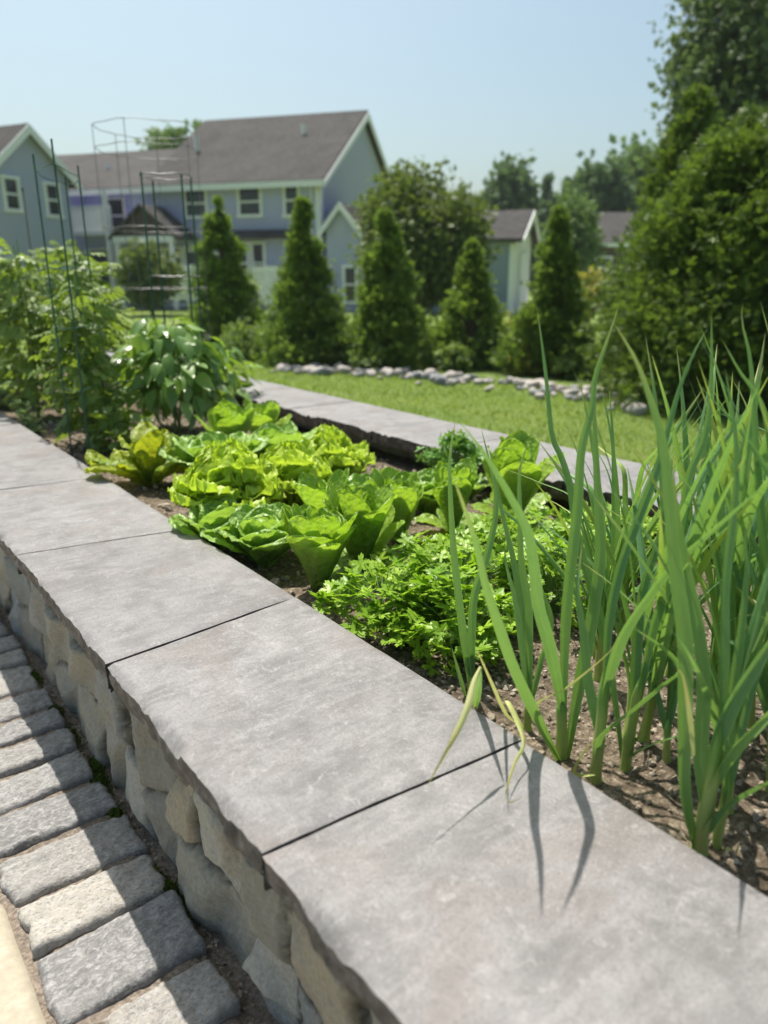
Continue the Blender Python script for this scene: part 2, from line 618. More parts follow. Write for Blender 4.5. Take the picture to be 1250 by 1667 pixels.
def m_shingle():
    t = NT('roof_shingle')
    o = t.obj()
    mp = t.n('Mapping', None, Vector=o, Scale=(1, 1, 1)).outputs[0]
    n1 = t.noise(mp, 5.5, 5, 0.7)
    c = t.ramp(n1, [(0.3, (0.05, 0.046, 0.045)), (0.55, (0.082, 0.076, 0.074)), (0.75, (0.125, 0.117, 0.112))])
    c = t.mix(t.math('MULTIPLY', t.fr(t.noise(o, 0.5, 3), 0.4, 0.7), 0.5), c, (0.115, 0.107, 0.102))
    c = t.mix(t.math('MULTIPLY', t.fr(t.noise(o, 1.1, 5, 0.6, 0.5), 0.5, 0.68), 0.6), c, (0.055, 0.05, 0.048))
    sp = t.n('SeparateXYZ', None, Vector=o)
    fz = t.math('FRACT', t.math('DIVIDE', sp.outputs[2], 0.09))
    return t.done(t.principled(c, 0.9, 0.15, t.bump(fz, 0.8, 0.02)))


def m_glass():
    t = NT('window_glass')
    c = t.mix(t.noise(t.obj(), 1.3, 2), (0.012, 0.016, 0.02), (0.05, 0.06, 0.065))
    return t.done(t.principled(c, 0.06, 0.6))


M = {}
M['cop'] = m_coping()
M['field'] = m_fieldstone()
M['granite'] = m_granite()
M['joint'] = m_sand('joint_sand', (0.10, 0.085, 0.07), (0.25, 0.205, 0.165), (0.40, 0.34, 0.285), 110)
M['soil'] = m_sand('garden_soil', (0.05, 0.038, 0.027), (0.17, 0.132, 0.094), (0.44, 0.37, 0.28), 75, 0.9)
M['clod'] = m_sand('soil_clods', (0.12, 0.095, 0.07), (0.38, 0.32, 0.245), (0.62, 0.56, 0.47), 30, 0.6)
M['cream'] = m_sand('cream_sandstone', (0.36, 0.315, 0.245), (0.43, 0.385, 0.30), (0.49, 0.45, 0.37), 45, 0.15)
M['lawn'] = m_lawn()
M['gravel'] = m_sand('pale_gravel', (0.30, 0.28, 0.25), (0.45, 0.42, 0.38), (0.58, 0.55, 0.5), 25)
M['rock'] = m_sand('rock', (0.27, 0.245, 0.23), (0.45, 0.41, 0.375), (0.6, 0.56, 0.52), 9, 0.4)
M['rockg'] = m_sand('rock_grey', (0.14, 0.145, 0.15), (0.27, 0.27, 0.28), (0.42, 0.42, 0.42), 9, 0.4)
M['siding'] = m_siding('blue_siding', (0.46, 0.485, 0.84), (0.50, 0.52, 0.87))
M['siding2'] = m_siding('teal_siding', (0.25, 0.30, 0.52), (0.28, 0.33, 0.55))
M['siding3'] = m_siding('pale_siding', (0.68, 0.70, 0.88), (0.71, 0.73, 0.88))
M['white'] = m_plain('white_paint', (0.84, 0.84, 0.84), 0.5, 0.4, 0.04)
M['shingle'] = m_shingle()
M['brown'] = m_plain('brown_shingle', (0.11, 0.085, 0.075), 0.85, 0.2, 0.3)
M['glass'] = m_glass()
M['dark'] = m_plain('dark_opening', (0.03, 0.035, 0.04), 0.8, 0.2)
M['wire_g'] = m_plain('green_coated_steel', (0.012, 0.075, 0.055), 0.4, 0.5)
M['wire_s'] = m_plain('galvanised_wire', (0.20, 0.195, 0.20), 0.45, 0.5, metal=0.6)
M['bark'] = m_plain('bark', (0.12, 0.09, 0.065), 0.9, 0.15, 0.4, 14, bump=0.8)
M['stem'] = m_plain('green_stem', (0.16, 0.27, 0.07), 0.5, 0.4, 0.2)
M['pale_stem'] = m_plain('pale_stem', (0.5, 0.47, 0.27), 0.6, 0.3, 0.2)
M['plastic'] = m_plain('white_plastic', (0.75, 0.75, 0.73), 0.5, 0.4, 0.03)

LIME = (0.42, 0.62, 0.03)
M['let_frill'] = m_leaf('leaf_lettuce', (0.38, 0.54, 0.045), (0.55, 0.68, 0.08), 0.46, (0.50, 0.66, 0.03), 0.42, 0.4, (0.45, 0.58, 0.2), 0.05, quilt=0.35, qscale=70)
M['let_rom'] = m_leaf('romaine', (0.20, 0.37, 0.035), (0.35, 0.52, 0.06), 0.46, (0.40, 0.60, 0.02), 0.38, 0.45, (0.42, 0.56, 0.22), 0.09, quilt=0.7, qscale=55, lateral=0.6)
M['let_butter'] = m_leaf('butterhead', (0.23, 0.40, 0.07), (0.36, 0.53, 0.12), 0.40, (0.40, 0.60, 0.03), 0.36, 0.5, (0.40, 0.55, 0.25), 0.05, quilt=0.75, qscale=45, lateral=0.5)
M['let_yellow'] = m_leaf('yellow_lettuce', (0.20, 0.32, 0.03), (0.36, 0.43, 0.04), 0.45, (0.56, 0.58, 0.01), 0.42, 0.4, (0.24, 0.36, 0.06), 0.05, quilt=0.6, qscale=50, lateral=0.6, blotch=0.4)
M['parsley'] = m_leaf('parsley_leaf', (0.17, 0.33, 0.025), (0.40, 0.58, 0.05), 0.42, (0.36, 0.60, 0.02), 0.4, 0.45, blotch=0.2, bscale=30)
M['kale'] = m_leaf('curly_kale', (0.10, 0.24, 0.04), (0.18, 0.36, 0.07), 0.35, (0.28, 0.5, 0.03), 0.45, 0.4)
M['garlic'] = m_leaf('garlic_leaf', (0.075, 0.195, 0.11), (0.22, 0.37, 0.11), 0.32, (0.36, 0.62, 0.06), 0.36, 0.5, (0.20, 0.34, 0.15), 0.05, tip=(0.52, 0.50, 0.20), tip_at=0.94, blotch=0.2, bscale=25, stripes=True, yellow=(0.45, 0.46, 0.06))
M['garlic_dry'] = m_leaf('dry_garlic_leaf', (0.45, 0.52, 0.15), (0.60, 0.60, 0.28), 0.3, (0.6, 0.62, 0.14), 0.6, 0.25, tip=(0.62, 0.56, 0.22), tip_at=0.6, stripes=True)
M['garlic_stalk'] = m_leaf('garlic_stalk', (0.27, 0.38, 0.08), (0.38, 0.46, 0.13), 0.12, (0.4, 0.5, 0.08), 0.4, 0.45, tip=(0.20, 0.36, 0.07), tip_at=0.75)
M['pepper'] = m_leaf('pepper_leaf', (0.09, 0.19, 0.05), (0.22, 0.36, 0.08), 0.34, (0.40, 0.60, 0.02), 0.33, 0.5, (0.2, 0.33, 0.12), 0.07, blotch=0.15)
M['tomato'] = m_leaf('tomato_leaf', (0.07, 0.14, 0.03), (0.22, 0.31, 0.055), 0.34, (0.40, 0.55, 0.04), 0.45, 0.4, blotch=0.3)
M['feather'] = m_leaf('feathery_leaf', (0.26, 0.38, 0.13), (0.42, 0.52, 0.2), 0.35, (0.45, 0.6, 0.15), 0.6, 0.3)
M['weed'] = m_leaf('undergrowth_leaf', (0.12, 0.19, 0.05), (0.24, 0.32, 0.09), 0.35, (0.35, 0.5, 0.06), 0.5, 0.35)
M['arb'] = m_leaf('arborvitae_spray', (0.065, 0.13, 0.026), (0.24, 0.32, 0.06), 0.32, (0.28, 0.44, 0.04), 0.55, 0.3, tip=(0.16, 0.23, 0.06), tip_at=0.85, blotch=0.2, bscale=3)
M['bigcon'] = m_leaf('cypress_spray', (0.035, 0.08, 0.014), (0.135, 0.20, 0.032), 0.26, (0.26, 0.40, 0.035), 0.55, 0.3, tip=(0.20, 0.26, 0.07), tip_at=0.8, blotch=0.25, bscale=2)
M['round'] = m_leaf('round_tree_leaf', (0.065, 0.10, 0.022), (0.15, 0.20, 0.05), 0.28, (0.28, 0.38, 0.04), 0.5, 0.35, blotch=0.25, bscale=1.2)
M['tall'] = m_leaf('tall_tree_leaf', (0.07, 0.12, 0.045), (0.16, 0.22, 0.09), 0.25, (0.22, 0.32, 0.08), 0.55, 0.3, blotch=0.25, bscale=0.8)
M['far'] = m_leaf('far_tree_leaf', (0.06, 0.12, 0.045), (0.13, 0.21, 0.08), 0.25, (0.18, 0.28, 0.07), 0.6, 0.25, blotch=0.3, bscale=0.5)
M['farlt'] = m_leaf('far_tree_light_leaf', (0.11, 0.19, 0.05), (0.18, 0.28, 0.08), 0.25, (0.25, 0.36, 0.08), 0.6, 0.25, blotch=0.3, bscale=0.5)
M['goldbush'] = m_leaf('golden_leaf', (0.22, 0.24, 0.04), (0.34, 0.34, 0.06), 0.35, (0.55, 0.5, 0.05), 0.5, 0.3)
M['moss'] = m_leaf('moss', (0.04, 0.075, 0.012), (0.10, 0.14, 0.02), 0.2, (0.12, 0.2, 0.02), 0.8, 0.1)
M['grass'] = m_leaf('grass_blade', (0.11, 0.235, 0.028), (0.245, 0.37, 0.055), 0.36, (0.42, 0.52, 0.04), 0.5, 0.3)

# ------------------------------------------------------------------ ground
COP_Z, COP_T = 0.48, 0.055
SOIL_Z = 0.40


def sheet(name, mat, x0, x1, y0, y1, z, nx=2, ny=2, hf=None):
    mb = MB()
    X, Y = np.meshgrid(np.linspace(x0, x1, nx), np.linspace(y0, y1, ny))
    Z = np.full(X.shape, float(z))
    if hf is not None:
        Z = Z + hf(X, Y)
    mb.add(np.stack([X, Y, Z], -1).reshape(-1, 3), grid_faces(nx, ny))
    o = mb.build(name, mat)
    return o


def lawn_h(X, Y):
    # a shallow swale and a gentle rise far away
    d = np.hypot(X, Y)
    return 0.03 * fbm(X * 0.3, Y * 0.3) * np.clip((d - 4) / 6, 0, 1) + 0.9 * np.clip((d - 60) / 300, 0, 1)


def build_lawn():
    mb = MB()
    # warped grid, fine near the camera, reaching the horizon
    k = np.linspace(-1, 1, 161)
    g = np.sign(k) * (np.abs(k) * 30 + np.abs(k) ** 5 * 900)
    X, Y = np.meshgrid(g + 5, g + 8)
    Z = -0.035 + lawn_h(X, Y)
    near = (X < 2.5) & (Y < 9) & (X > -30)
    Z = np.where(near, -0.06, Z)
    mb.add(np.stack([X, Y, Z], -1).reshape(-1, 3), grid_faces(161, 161))
    return mb.build('lawn', M['lawn'])


def build_grass():
    mb = MB()
    n = 42000
    x = 2.58 + 4.2 * RNG.random(n) ** 1.2; y = RNG.uniform(0.5, 10.5, n)
    P = np.stack([x, y, -0.04 + lawn_h(x, y)], -1)
    stripe = 0.45 + 0.42 * np.sin((x * 0.62 + y * 0.78) * 5.2) + 0.25 * fbm(x * 1.3, y * 1.3)
    scatter(mb, _dia, P, frames(rand_dir(n, 1.4), rand_dir(n)), 0.025 + 0.03 * RNG.random(n), rnd=np.clip(stripe + 0.35 * (RNG.random(n) - .5), 0, 1))
    tag(mb.build('grass', M['grass']), 'short mown grass just beyond the far coping', 'grass', None, 'stuff')


build_grass()
tag(build_lawn(), 'mown green lawn beyond the raised bed', None, None, 'structure')


# ------------------------------------------------------------------ walls
def coping_slab(parent, x0, x1, ya0, yb0, ya1, yb1, rough_x0=True, fine=1.0, rnd=0.5, dz=0.0):
    """a stone slab: x across the wall; y start/end given at the x0 side (ya) and the x1 side (yb)"""
    L = (ya1 - ya0 + yb1 - yb0) / 2
    nx = int(max(10, 34 * fine)); ny = int(max(10, L * 90 * fine))
    us = np.linspace(0, 1, nx); us = us * 0.9 + 0.1 * us * us * (3 - 2 * us)
    vs = np.linspace(0, 1, ny)
    U, W = np.meshgrid(us, vs)
    def XY(U, W):
        x = x0 + (x1 - x0) * U
        s0 = ya0 + (yb0 - ya0) * U
        s1 = ya1 + (yb1 - ya1) * U
        return x, s0 + (s1 - s0) * W
    X, Y = XY(U, W)
    seed = rnd * 50
    # edge wobble
    wob = 0.0028 * fbm(Y * 9, seed, 1.0) + 0.0026 * fbm(Y * 45, seed, 2.0)
    e0 = np.clip(1 - (X - x0) / 0.05, 0, 1)
    e1 = np.clip(1 - (x1 - X) / 0.05, 0, 1)
    X = X + wob * e0 + 0.35 * e1 * (0.006 * fbm(Y * 7, seed + 9) + 0.002 * fbm(Y * 40, seed + 3))
    gy = 0.003 * fbm(X * 14, seed + 5)
    Y = Y + gy * (np.clip(1 - W / 0.08, 0, 1) - np.clip(1 - (1 - W) / 0.08, 0, 1))
    Z = COP_Z + dz + 0.0016 * fbm(X * 5, Y * 5, seed) + 0.0007 * fbm(X * 30, Y * 30, seed)
    dm = np.minimum(np.minimum(X - x0, x1 - X), np.minimum(W, 1 - W) * L)
    Z -= 0.004 * np.clip(1 - dm / 0.006, 0, 1) ** 2
    # chips broken off the rough outer edge
    eo = (X - x0) if rough_x0 else (x1 - X)
    chip = np.clip(fbm(Y * 11, seed + 2, 0.0) * 1.3 + 0.35 * fbm(Y * 50, seed + 6) - 0.05, 0, 1)
    Z -= 0.016 * np.clip(chip * 0.045 - eo, 0, 0.02) / 0.02
    A = np.zeros(X.shape + (3,)); A[..., 2] = rnd
    mb = MB()
    mb.add(np.stack([X, Y, Z], -1).reshape(-1, 3), grid_faces(nx, ny), A.reshape(-1, 3))
    # sides: outer/inner edges in rows going down, with a chipped rock face
    def side(xs, ys, zs, nrm, rough):
        n = len(xs); rows = 7
        v, a = [], []
        for r in range(rows):
            q = r / (rows - 1)
            amp = rough * (0.35 + 0.65 * sin(pi * min(1, q * 1.05)))
            off = amp * (0.45 * fbm(ys * 16 + xs * 16, q * 2.2, seed) + 0.6 * np.abs(fbm(ys * 38 + xs * 38, q * 3.5, seed + 4)) - 0.1) * (0.25 if r == 0 else 1)
            if r == 0: off = off * 0
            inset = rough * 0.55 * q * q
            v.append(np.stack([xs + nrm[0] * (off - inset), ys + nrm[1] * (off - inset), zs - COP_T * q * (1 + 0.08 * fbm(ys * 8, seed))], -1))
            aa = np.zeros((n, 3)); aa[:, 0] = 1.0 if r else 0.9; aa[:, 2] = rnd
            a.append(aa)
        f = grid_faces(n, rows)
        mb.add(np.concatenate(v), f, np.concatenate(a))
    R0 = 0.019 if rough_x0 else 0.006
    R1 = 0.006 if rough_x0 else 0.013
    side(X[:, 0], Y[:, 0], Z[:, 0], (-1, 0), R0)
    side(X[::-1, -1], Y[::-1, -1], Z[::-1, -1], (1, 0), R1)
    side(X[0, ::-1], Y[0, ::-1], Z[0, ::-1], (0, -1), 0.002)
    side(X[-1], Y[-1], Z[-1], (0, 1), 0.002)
    # underside
    zb = COP_Z - COP_T + 0.001
    mb.add([(x0 + .012, ya0 + .004, zb), (x1 - .012, yb0 + .004, zb), (x1 - .012, yb1 - .004, zb), (x0 + .012, ya1 - .004, zb)], [[0, 3, 2, 1]], [[1, 0, rnd]] * 4)
    return mb.build('coping_slab', M['cop'], parent)


def stone_face(mb, xface, sgn, ys, zs, seed, cell=(0.24, 0.15), depth=0.035):
    """irregular fieldstones as a relief on a plane x = xface; sgn = direction of the outward normal"""
    r = np.random.default_rng(seed)
    y0, y1, z0, z1 = ys[0], ys[-1], zs[0], zs[-1]
    sites = []
    z = z0 - 0.02
    row = 0
    while z < z1 + 0.1:
        h = cell[1] * (0.7 + 0.7 * r.random())
        y = y0 - 0.3 * r.random()
        while y < y1 + 0.3:
            w = cell[0] * (0.45 + 1.0 * r.random())
            sites.append((y + w / 2, z + h / 2 + r.normal() * 0.02, w, h))
            y += w
        z += h
        row += 1
    S = np.array(sites)
    Y, Z = np.meshgrid(ys, zs, indexing='ij')
    wy = Y + 0.022 * fbm(Y * 7, Z * 7, seed) + 0.006 * fbm(Y * 40, Z * 40, seed)
    wz = Z + 0.020 * fbm(Y * 7 + 9, Z * 7, seed + 2) + 0.006 * fbm(Y * 40, Z * 40 + 5, seed)
    d1 = np.full(Y.shape, 9.0); d2 = np.full(Y.shape, 9.0); idx = np.zeros(Y.shape, int)
    order = np.argsort(S[:, 0])
    for i in order:
        cy_, cz_, w, h = S[i]
        m = np.abs(ys - cy_) < 0.5
        if not m.any(): continue
        a, b = np.where(m)[0][[0, -1]]
        sl = slice(a, b + 1)
        q = ((np.abs(wy[sl] - cy_) / (w / 2)) ** 3.2 + (np.abs(wz[sl] - cz_) / (h / 2)) ** 3.2) ** (1 / 3.2) * 0.10
        closer = q < d1[sl]
        d2[sl] = np.where(closer, d1[sl], np.minimum(d2[sl], q))
        d1[sl] = np.where(closer, q, d1[sl])
        idx[sl] = np.where(closer, i, idx[sl])
    edge = d2 - d1
    prof = np.clip(edge / 0.019, 0, 1); prof = prof ** 0.5
    ro = r.random(len(S)); ty = r.normal(size=len(S)) * 0.07; tz = r.normal(size=len(S)) * 0.06
    out = prof * (depth * (0.55 + 0.75 * ro[idx]) + ty[idx] * (Y - S[idx, 0]) + tz[idx] * (Z - S[idx, 1]))
    for q in range(4):
        aa = r.normal(size=len(S)) * 0.42; bb = r.normal(size=len(S)) * 0.42; cc = depth * (0.75 + 0.45 * r.random(len(S)))
        out = np.minimum(out, prof * (cc[idx] + aa[idx] * (Y - S[idx, 0]) + bb[idx] * (Z - S[idx, 1])))
    out = np.maximum(out, prof * depth * 0.25)
    facet = np.abs(fbm(Y * 9, Z * 9, seed + ro[idx] * 9)) * 0.014
    out += prof * (0.008 * fbm(Y * 16, Z * 16, seed + ro[idx] * 30) - facet) + 0.003 * fbm(Y * 60, Z * 60, seed)
    X = xface + sgn * out
    A = np.zeros(Y.shape + (3,))
    A[..., 0] = r.random(len(S))[idx]
    A[..., 1] = np.clip(1.5 - edge / 0.007, 0, 1) * 0.97
    f = grid_faces(len(zs), len(ys))
    if sgn > 0: f = f[:, ::-1]
    mb.add(np.stack([X, Y, Z], -1).reshape(-1, 3), f, A.reshape(-1, 3))


def build_walls():
    ztop = COP_Z - COP_T - 0.001
    # near wall
    w = thing('stone_wall', (0.57, 3.0, 0), 'low fieldstone garden wall with wide grey bluestone coping beside the stone paving', 'stone wall')
    mb = MB()
    ys = np.concatenate([np.arange(-0.6, 3.0, 0.006), np.arange(3.0, 9.0, 0.016)])
    stone_face(mb, 0.44, -1, ys, np.linspace(-0.05, ztop, 66), 21, cell=(0.20, 0.155), depth=0.048)
    stone_face(mb, 0.735, 1, np.arange(-0.6, 9.0, 0.04), np.linspace(0.3, ztop, 8), 22)
    A = np.array([0.4, 1.0, 0])
    box(mb, (0.466, -0.6, -0.05), (0.73, 9.0, ztop), attr=A)
    mb.build('stonework', M['field'], w)
    outer = [-0.62, -0.02, 0.705, 1.316, 2.063, 2.80, 3.42, 4.1, 4.85, 5.5, 6.3, 7.0, 7.8, 8.6]
    inner = [-0.62, -0.02, 0.669, 1.367, 1.988, 2.74, 3.45, 4.08, 4.88, 5.5, 6.3, 7.0, 7.8, 8.6]
    gaps = [.003, .002, .0024, .0060, .0070, .0062, .002, .002, .002, .002, .002, .002, .002, .002]
    for i in range(len(outer) - 1):
        g0, g1 = gaps[i], gaps[i + 1]
        coping_slab(w, 0.343, 0.790, outer[i] + g0, inner[i] + g0 * 0.6, outer[i + 1] - g1, inner[i + 1] - g1 * 0.6, True, 1.0 if i in (1, 2, 3, 4) else 0.5, rnd=float(RNG.random()), dz=float(RNG.normal() * 0.0012))
    # far wall
    w2 = thing('stone_wall', (2.33, 3.0, 0), 'far low garden wall whose grey slab coping borders the mown lawn', 'stone wall')
    mb = MB()
    stone_face(mb, 2.285, -1, np.arange(-0.6, 9.0, 0.014), np.linspace(0.25, ztop, 18), 31)
    stone_face(mb, 2.50, 1, np.arange(-0.6, 9.0, 0.02), np.linspace(-0.1, ztop, 28), 32)
    box(mb, (2.30, -0.6, -0.05), (2.495, 9.0, ztop), attr=A)
    mb.build('stonework', M['field'], w2)
    js = [-0.6, 0.1, 0.72, 1.66, 2.32, 2.84, 3.62, 4.35, 5.0, 5.7, 6.4, 7.1, 7.8, 8.6]
    for i in range(len(js) - 1):
        o = 0.03 * RNG.normal()
        coping_slab(w2, 2.10, 2.555, js[i] + .002, js[i] + .002, js[i + 1] - .002, js[i + 1] - .002, True, 0.5, rnd=float(RNG.random()), dz=float(RNG.normal() * 0.001))
    # end wall closing the bed far away
    w3 = thing('stone_wall', (1.45, 8.9, 0), 'end wall closing the raised bed behind the tomato plants', 'stone wall')
    mb = MB()
    stone_mb = mb
    box(mb, (0.33, 8.66, -0.05), (2.56, 9.0, ztop), attr=np.array([0.5, 0.2, 0]))
    mb.build('stonework', M['field'], w3)
    mb = MB()
    box(mb, (0.32, 8.62, ztop + 0.001), (2.57, 9.05, COP_Z), attr=np.array([0, 0, 0.5]))
    mb.build('coping_slab', M['cop'], w3)


build_walls()


# ------------------------------------------------------------------ soil in the bed
def soil_h(X, Y):
    h = 0.012 * fbm(X * 4, Y * 4) + 0.010 * fbm(X * 16, Y * 16) + 0.006 * fbm(X * 50, Y * 50)
    # slopes down towards the far wall
    return h - 0.07 * np.clip((X - 1.5) / 0.6, 0, 1)


def build_soil():
    mb = MB()
    xs = np.arange(0.735, 2.30, 0.0125)
    ys = np.concatenate([np.arange(-0.6, 1.2, 0.009), np.arange(1.2, 4.5, 0.016), np.arange(4.5, 8.7, 0.05)])
    X, Y = np.meshgrid(xs, ys)
    Z = SOIL_Z + soil_h(X, Y)
    mb.add(np.stack([X, Y, Z], -1).reshape(-1, 3), grid_faces(len(xs), len(ys)))
    tag(mb.build('soil', M['soil']), 'brown crumbly soil filling the raised bed', None, None, 'structure')
    # loose crumbs and pebbles
    ico_v = np.array([(0, 0, 1), (.89, 0, .45), (.28, .85, .45), (-.72, .53, .45), (-.72, -.53, .45), (.28, -.85, .45), (.72, .53, -.45), (-.28, .85, -.45), (-.89, 0, -.45), (-.28, -.85, -.45), (.72, -.53, -.45), (0, 0, -1)])
    ico_f = np.array([(0, 1, 2), (0, 2, 3), (0, 3, 4), (0, 4, 5), (0, 5, 1), (1, 6, 2), (2, 7, 3), (3, 8, 4), (4, 9, 5), (5, 10, 1), (2, 6, 7), (3, 7, 8), (4, 8, 9), (5, 9, 10), (1, 10, 6), (11, 7, 6), (11, 8, 7), (11, 9, 8), (11, 10, 9), (11, 6, 10)])
    mb = MB()
    for n, (ya, yb), (s0, s1) in ((5200, (-0.1, 1.2), (.0015, .0062)), (700, (-0.1, 1.2), (.004, .011)), (2600, (1.2, 4.5), (.003, .016))):
        x = RNG.uniform(0.78, 2.15, n); y = RNG.uniform(ya, yb, n)
        sz = s0 + (s1 - s0) * RNG.random(n) ** 2.5
        P = np.stack([x, y, SOIL_Z + soil_h(x, y) + sz * 0.3], -1)
        R = frames(rand_dir(n), rand_dir(n)) * (0.7 + 0.6 * RNG.random((n, 1, 3)))
        scatter(mb, (ico_v * (1 + 0.2 * RNG.normal(size=(12, 1))), ico_f, np.zeros((12, 3))), P, R, sz)
    tag(mb.build('pebbles', M['clod'], smooth=False), 'small pebbles and crumbs scattered over the soil', 'pebbles', None, 'stuff')


build_soil()


# ------------------------------------------------------------------ paving
def sett(parent, x0, x1, y0, y1, mat, rnd, rough=0.005, nx=34, ny=20, top=0.0, irr=0.013, rnd_edge=0.011, name='sett'):
    def lin(k):
        return np.concatenate([[-1], np.linspace(-0.994, 0.994, k - 2), [1]])
    U, W = np.meshgrid(lin(nx), lin(ny))
    seed = rnd * 97
    cx, cy_ = (x0 + x1) / 2, (y0 + y1) / 2
    hx, hy = (x1 - x0) / 2, (y1 - y0) / 2
    # squash the square to a rounded outline
    r = np.maximum(np.abs(U), np.abs(W))
    k = (np.abs(U) ** 22 + np.abs(W) ** 22) ** (1 / 22) + 1e-9
    U2, W2 = U * r / k, W * r / k
    ang = np.arctan2(W2, U2)
    wob = 1 + r ** 2 * (irr * 6 * fbm(np.cos(ang) * 1.8 + seed, np.sin(ang) * 1.8, seed) + irr * 2 * fbm(np.cos(ang) * 6 + seed, np.sin(ang) * 6))
    X = cx + hx * U2 * wob
    Y = cy_ + hy * W2 * wob
    tx, ty = np.random.default_rng(int(seed * 10)).normal(size=2) * 0.035
    Z = top + tx * (X - cx) + ty * (Y - cy_)
    Z = Z + rough * fbm(X * 22, Y * 22, seed) * 1.1 + rough * 0.6 * fbm(X * 75, Y * 75, seed)
    ed = np.minimum((1 - np.abs(U)) * hx, (1 - np.abs(W)) * hy)
    Z -= 0.011 * np.clip(1 - ed / rnd_edge, 0, 1) ** 2.0
    Z = np.where(r > 0.999, top - 0.045, Z)
    A = np.zeros(X.shape + (3,)); A[..., 0] = rnd
    mb = MB()
    mb.add(np.stack([X, Y, Z], -1).reshape(-1, 3), grid_faces(nx, ny), A.reshape(-1, 3))
    return mb.build(name, mat, parent)


def build_paving():
    mb = MB()
    xs = np.concatenate([np.arange(-3.0, 0.05, 0.1), np.arange(0.05, 0.46, 0.008)])
    ys = np.concatenate([np.arange(-1.2, 0.7, 0.1), np.arange(0.7, 3.4, 0.009), np.arange(3.4, 9.0, 0.1)])
    X, Y = np.meshgrid(xs, ys)
    Z = -0.016 + 0.005 * fbm(X * 18, Y * 18) + 0.003 * fbm(X * 70, Y * 70) - 0.014 * np.clip((X - 0.36) / 0.03, 0, 1)
    Z = np.where(X < 0.05, -0.03, Z)
    mb.add(np.stack([X, Y, Z], -1).reshape(-1, 3), grid_faces(len(xs), len(ys)))
    pv = mb.build('paving', M['joint'], None)
    tag(pv, 'paved path of rough granite setts and cream slabs along the wall', None, None, 'structure')
    rows = [(0.60, .735), (.745, .865), (.905, 1.035), (1.05, 1.205), (1.228, 1.348), (1.365, 1.50), (1.53, 1.655), (1.68, 1.80), (1.828, 1.93), (1.96, 2.06), (2.085, 2.2)]
    cols = [.6, .2, .35, .1, .95, .25, .55, .75, .5, .65, .15]
    y = 2.225
    while y < 6.6:
        w = 0.10 + 0.05 * RNG.random()
        rows.append((y, y + w)); cols.append(float(RNG.random())); y += w + 0.025
    for (a, b), c in zip(rows, cols):
        near = a < 2.4
        sett(pv, 0.120 + RNG.normal() * 0.004, 0.385 + RNG.normal() * 0.006, a - .001 + RNG.normal() * .003, b + .001 + RNG.normal() * .003, M['granite'], c + RNG.normal() * 0.01, 0.0075, 54 if near else 24, 34 if near else 14, top=float(RNG.normal() * 0.003))
    # cream slabs further from the wall
    yy = -0.3
    ends = [0.30, 0.78, 1.42]
    i = 0
    while yy < 6.5:
        y1 = ends[i] if i < len(ends) else yy + 0.5 + 0.2 * RNG.random()
        i += 1
        sett(pv, -0.42, 0.110, yy, y1 - 0.012, M['cream'], float(RNG.random()), 0.0016, 30, 30, top=0.002, irr=0.0025, rnd_edge=0.012, name='paving_slab')
        sett(pv, -1.05, -0.435, yy + .2, y1 + .18, M['cream'], float(RNG.random()), 0.0016, 12, 12, top=0.002, irr=0.0025, rnd_edge=0.012, name='paving_slab')
        yy = y1
    # dark soil strip and moss at the foot of the wall
    mb = MB()
    spots = [(0.383, 1.66), (0.39, 1.72), (0.375, 1.28), (0.385, 1.22), (0.392, 1.16), (0.378, 2.3), (0.38, 2.05), (0.372, 1.51), (0.38, 1.9), (0.376, 2.6)]
    for (x, y) in spots:
        n = int(420 * (0.6 + RNG.random()))
        P = np.stack([x + RNG.normal(size=n) * 0.009, y + RNG.normal(size=n) * 0.028, np.full(n, -0.022)], -1)
        P[:, 2] += 0.016 * np.exp(-(((P[:, 0] - x) / .012) ** 2 + ((P[:, 1] - y) / .035) ** 2))
        d = rand_dir(n, 1.2)
        scatter(mb, T_LEAF, P, frames(d, rand_dir(n)), 0.004 + 0.006 * RNG.random(n))
    tag(mb.build('moss', M['moss']), 'dark green moss cushions at the foot of the wall', 'moss', None, 'stuff')
    mb = MB()
    ico = T_OVAL
    n = 900
    P = np.stack([RNG.uniform(0.365, 0.41, n), RNG.uniform(0.75, 3.2, n), np.full(n, -0.024)], -1)
    scatter(mb, T_OVAL, P, frames(rand_dir(n), rand_dir(n, 1.0)), 0.004 + 0.008 * RNG.random(n))
    tag(mb.build('debris', M['clod'], smooth=False), 'dark crumbs and dry bits between paving and wall', 'debris', None, 'stuff')


build_paving()


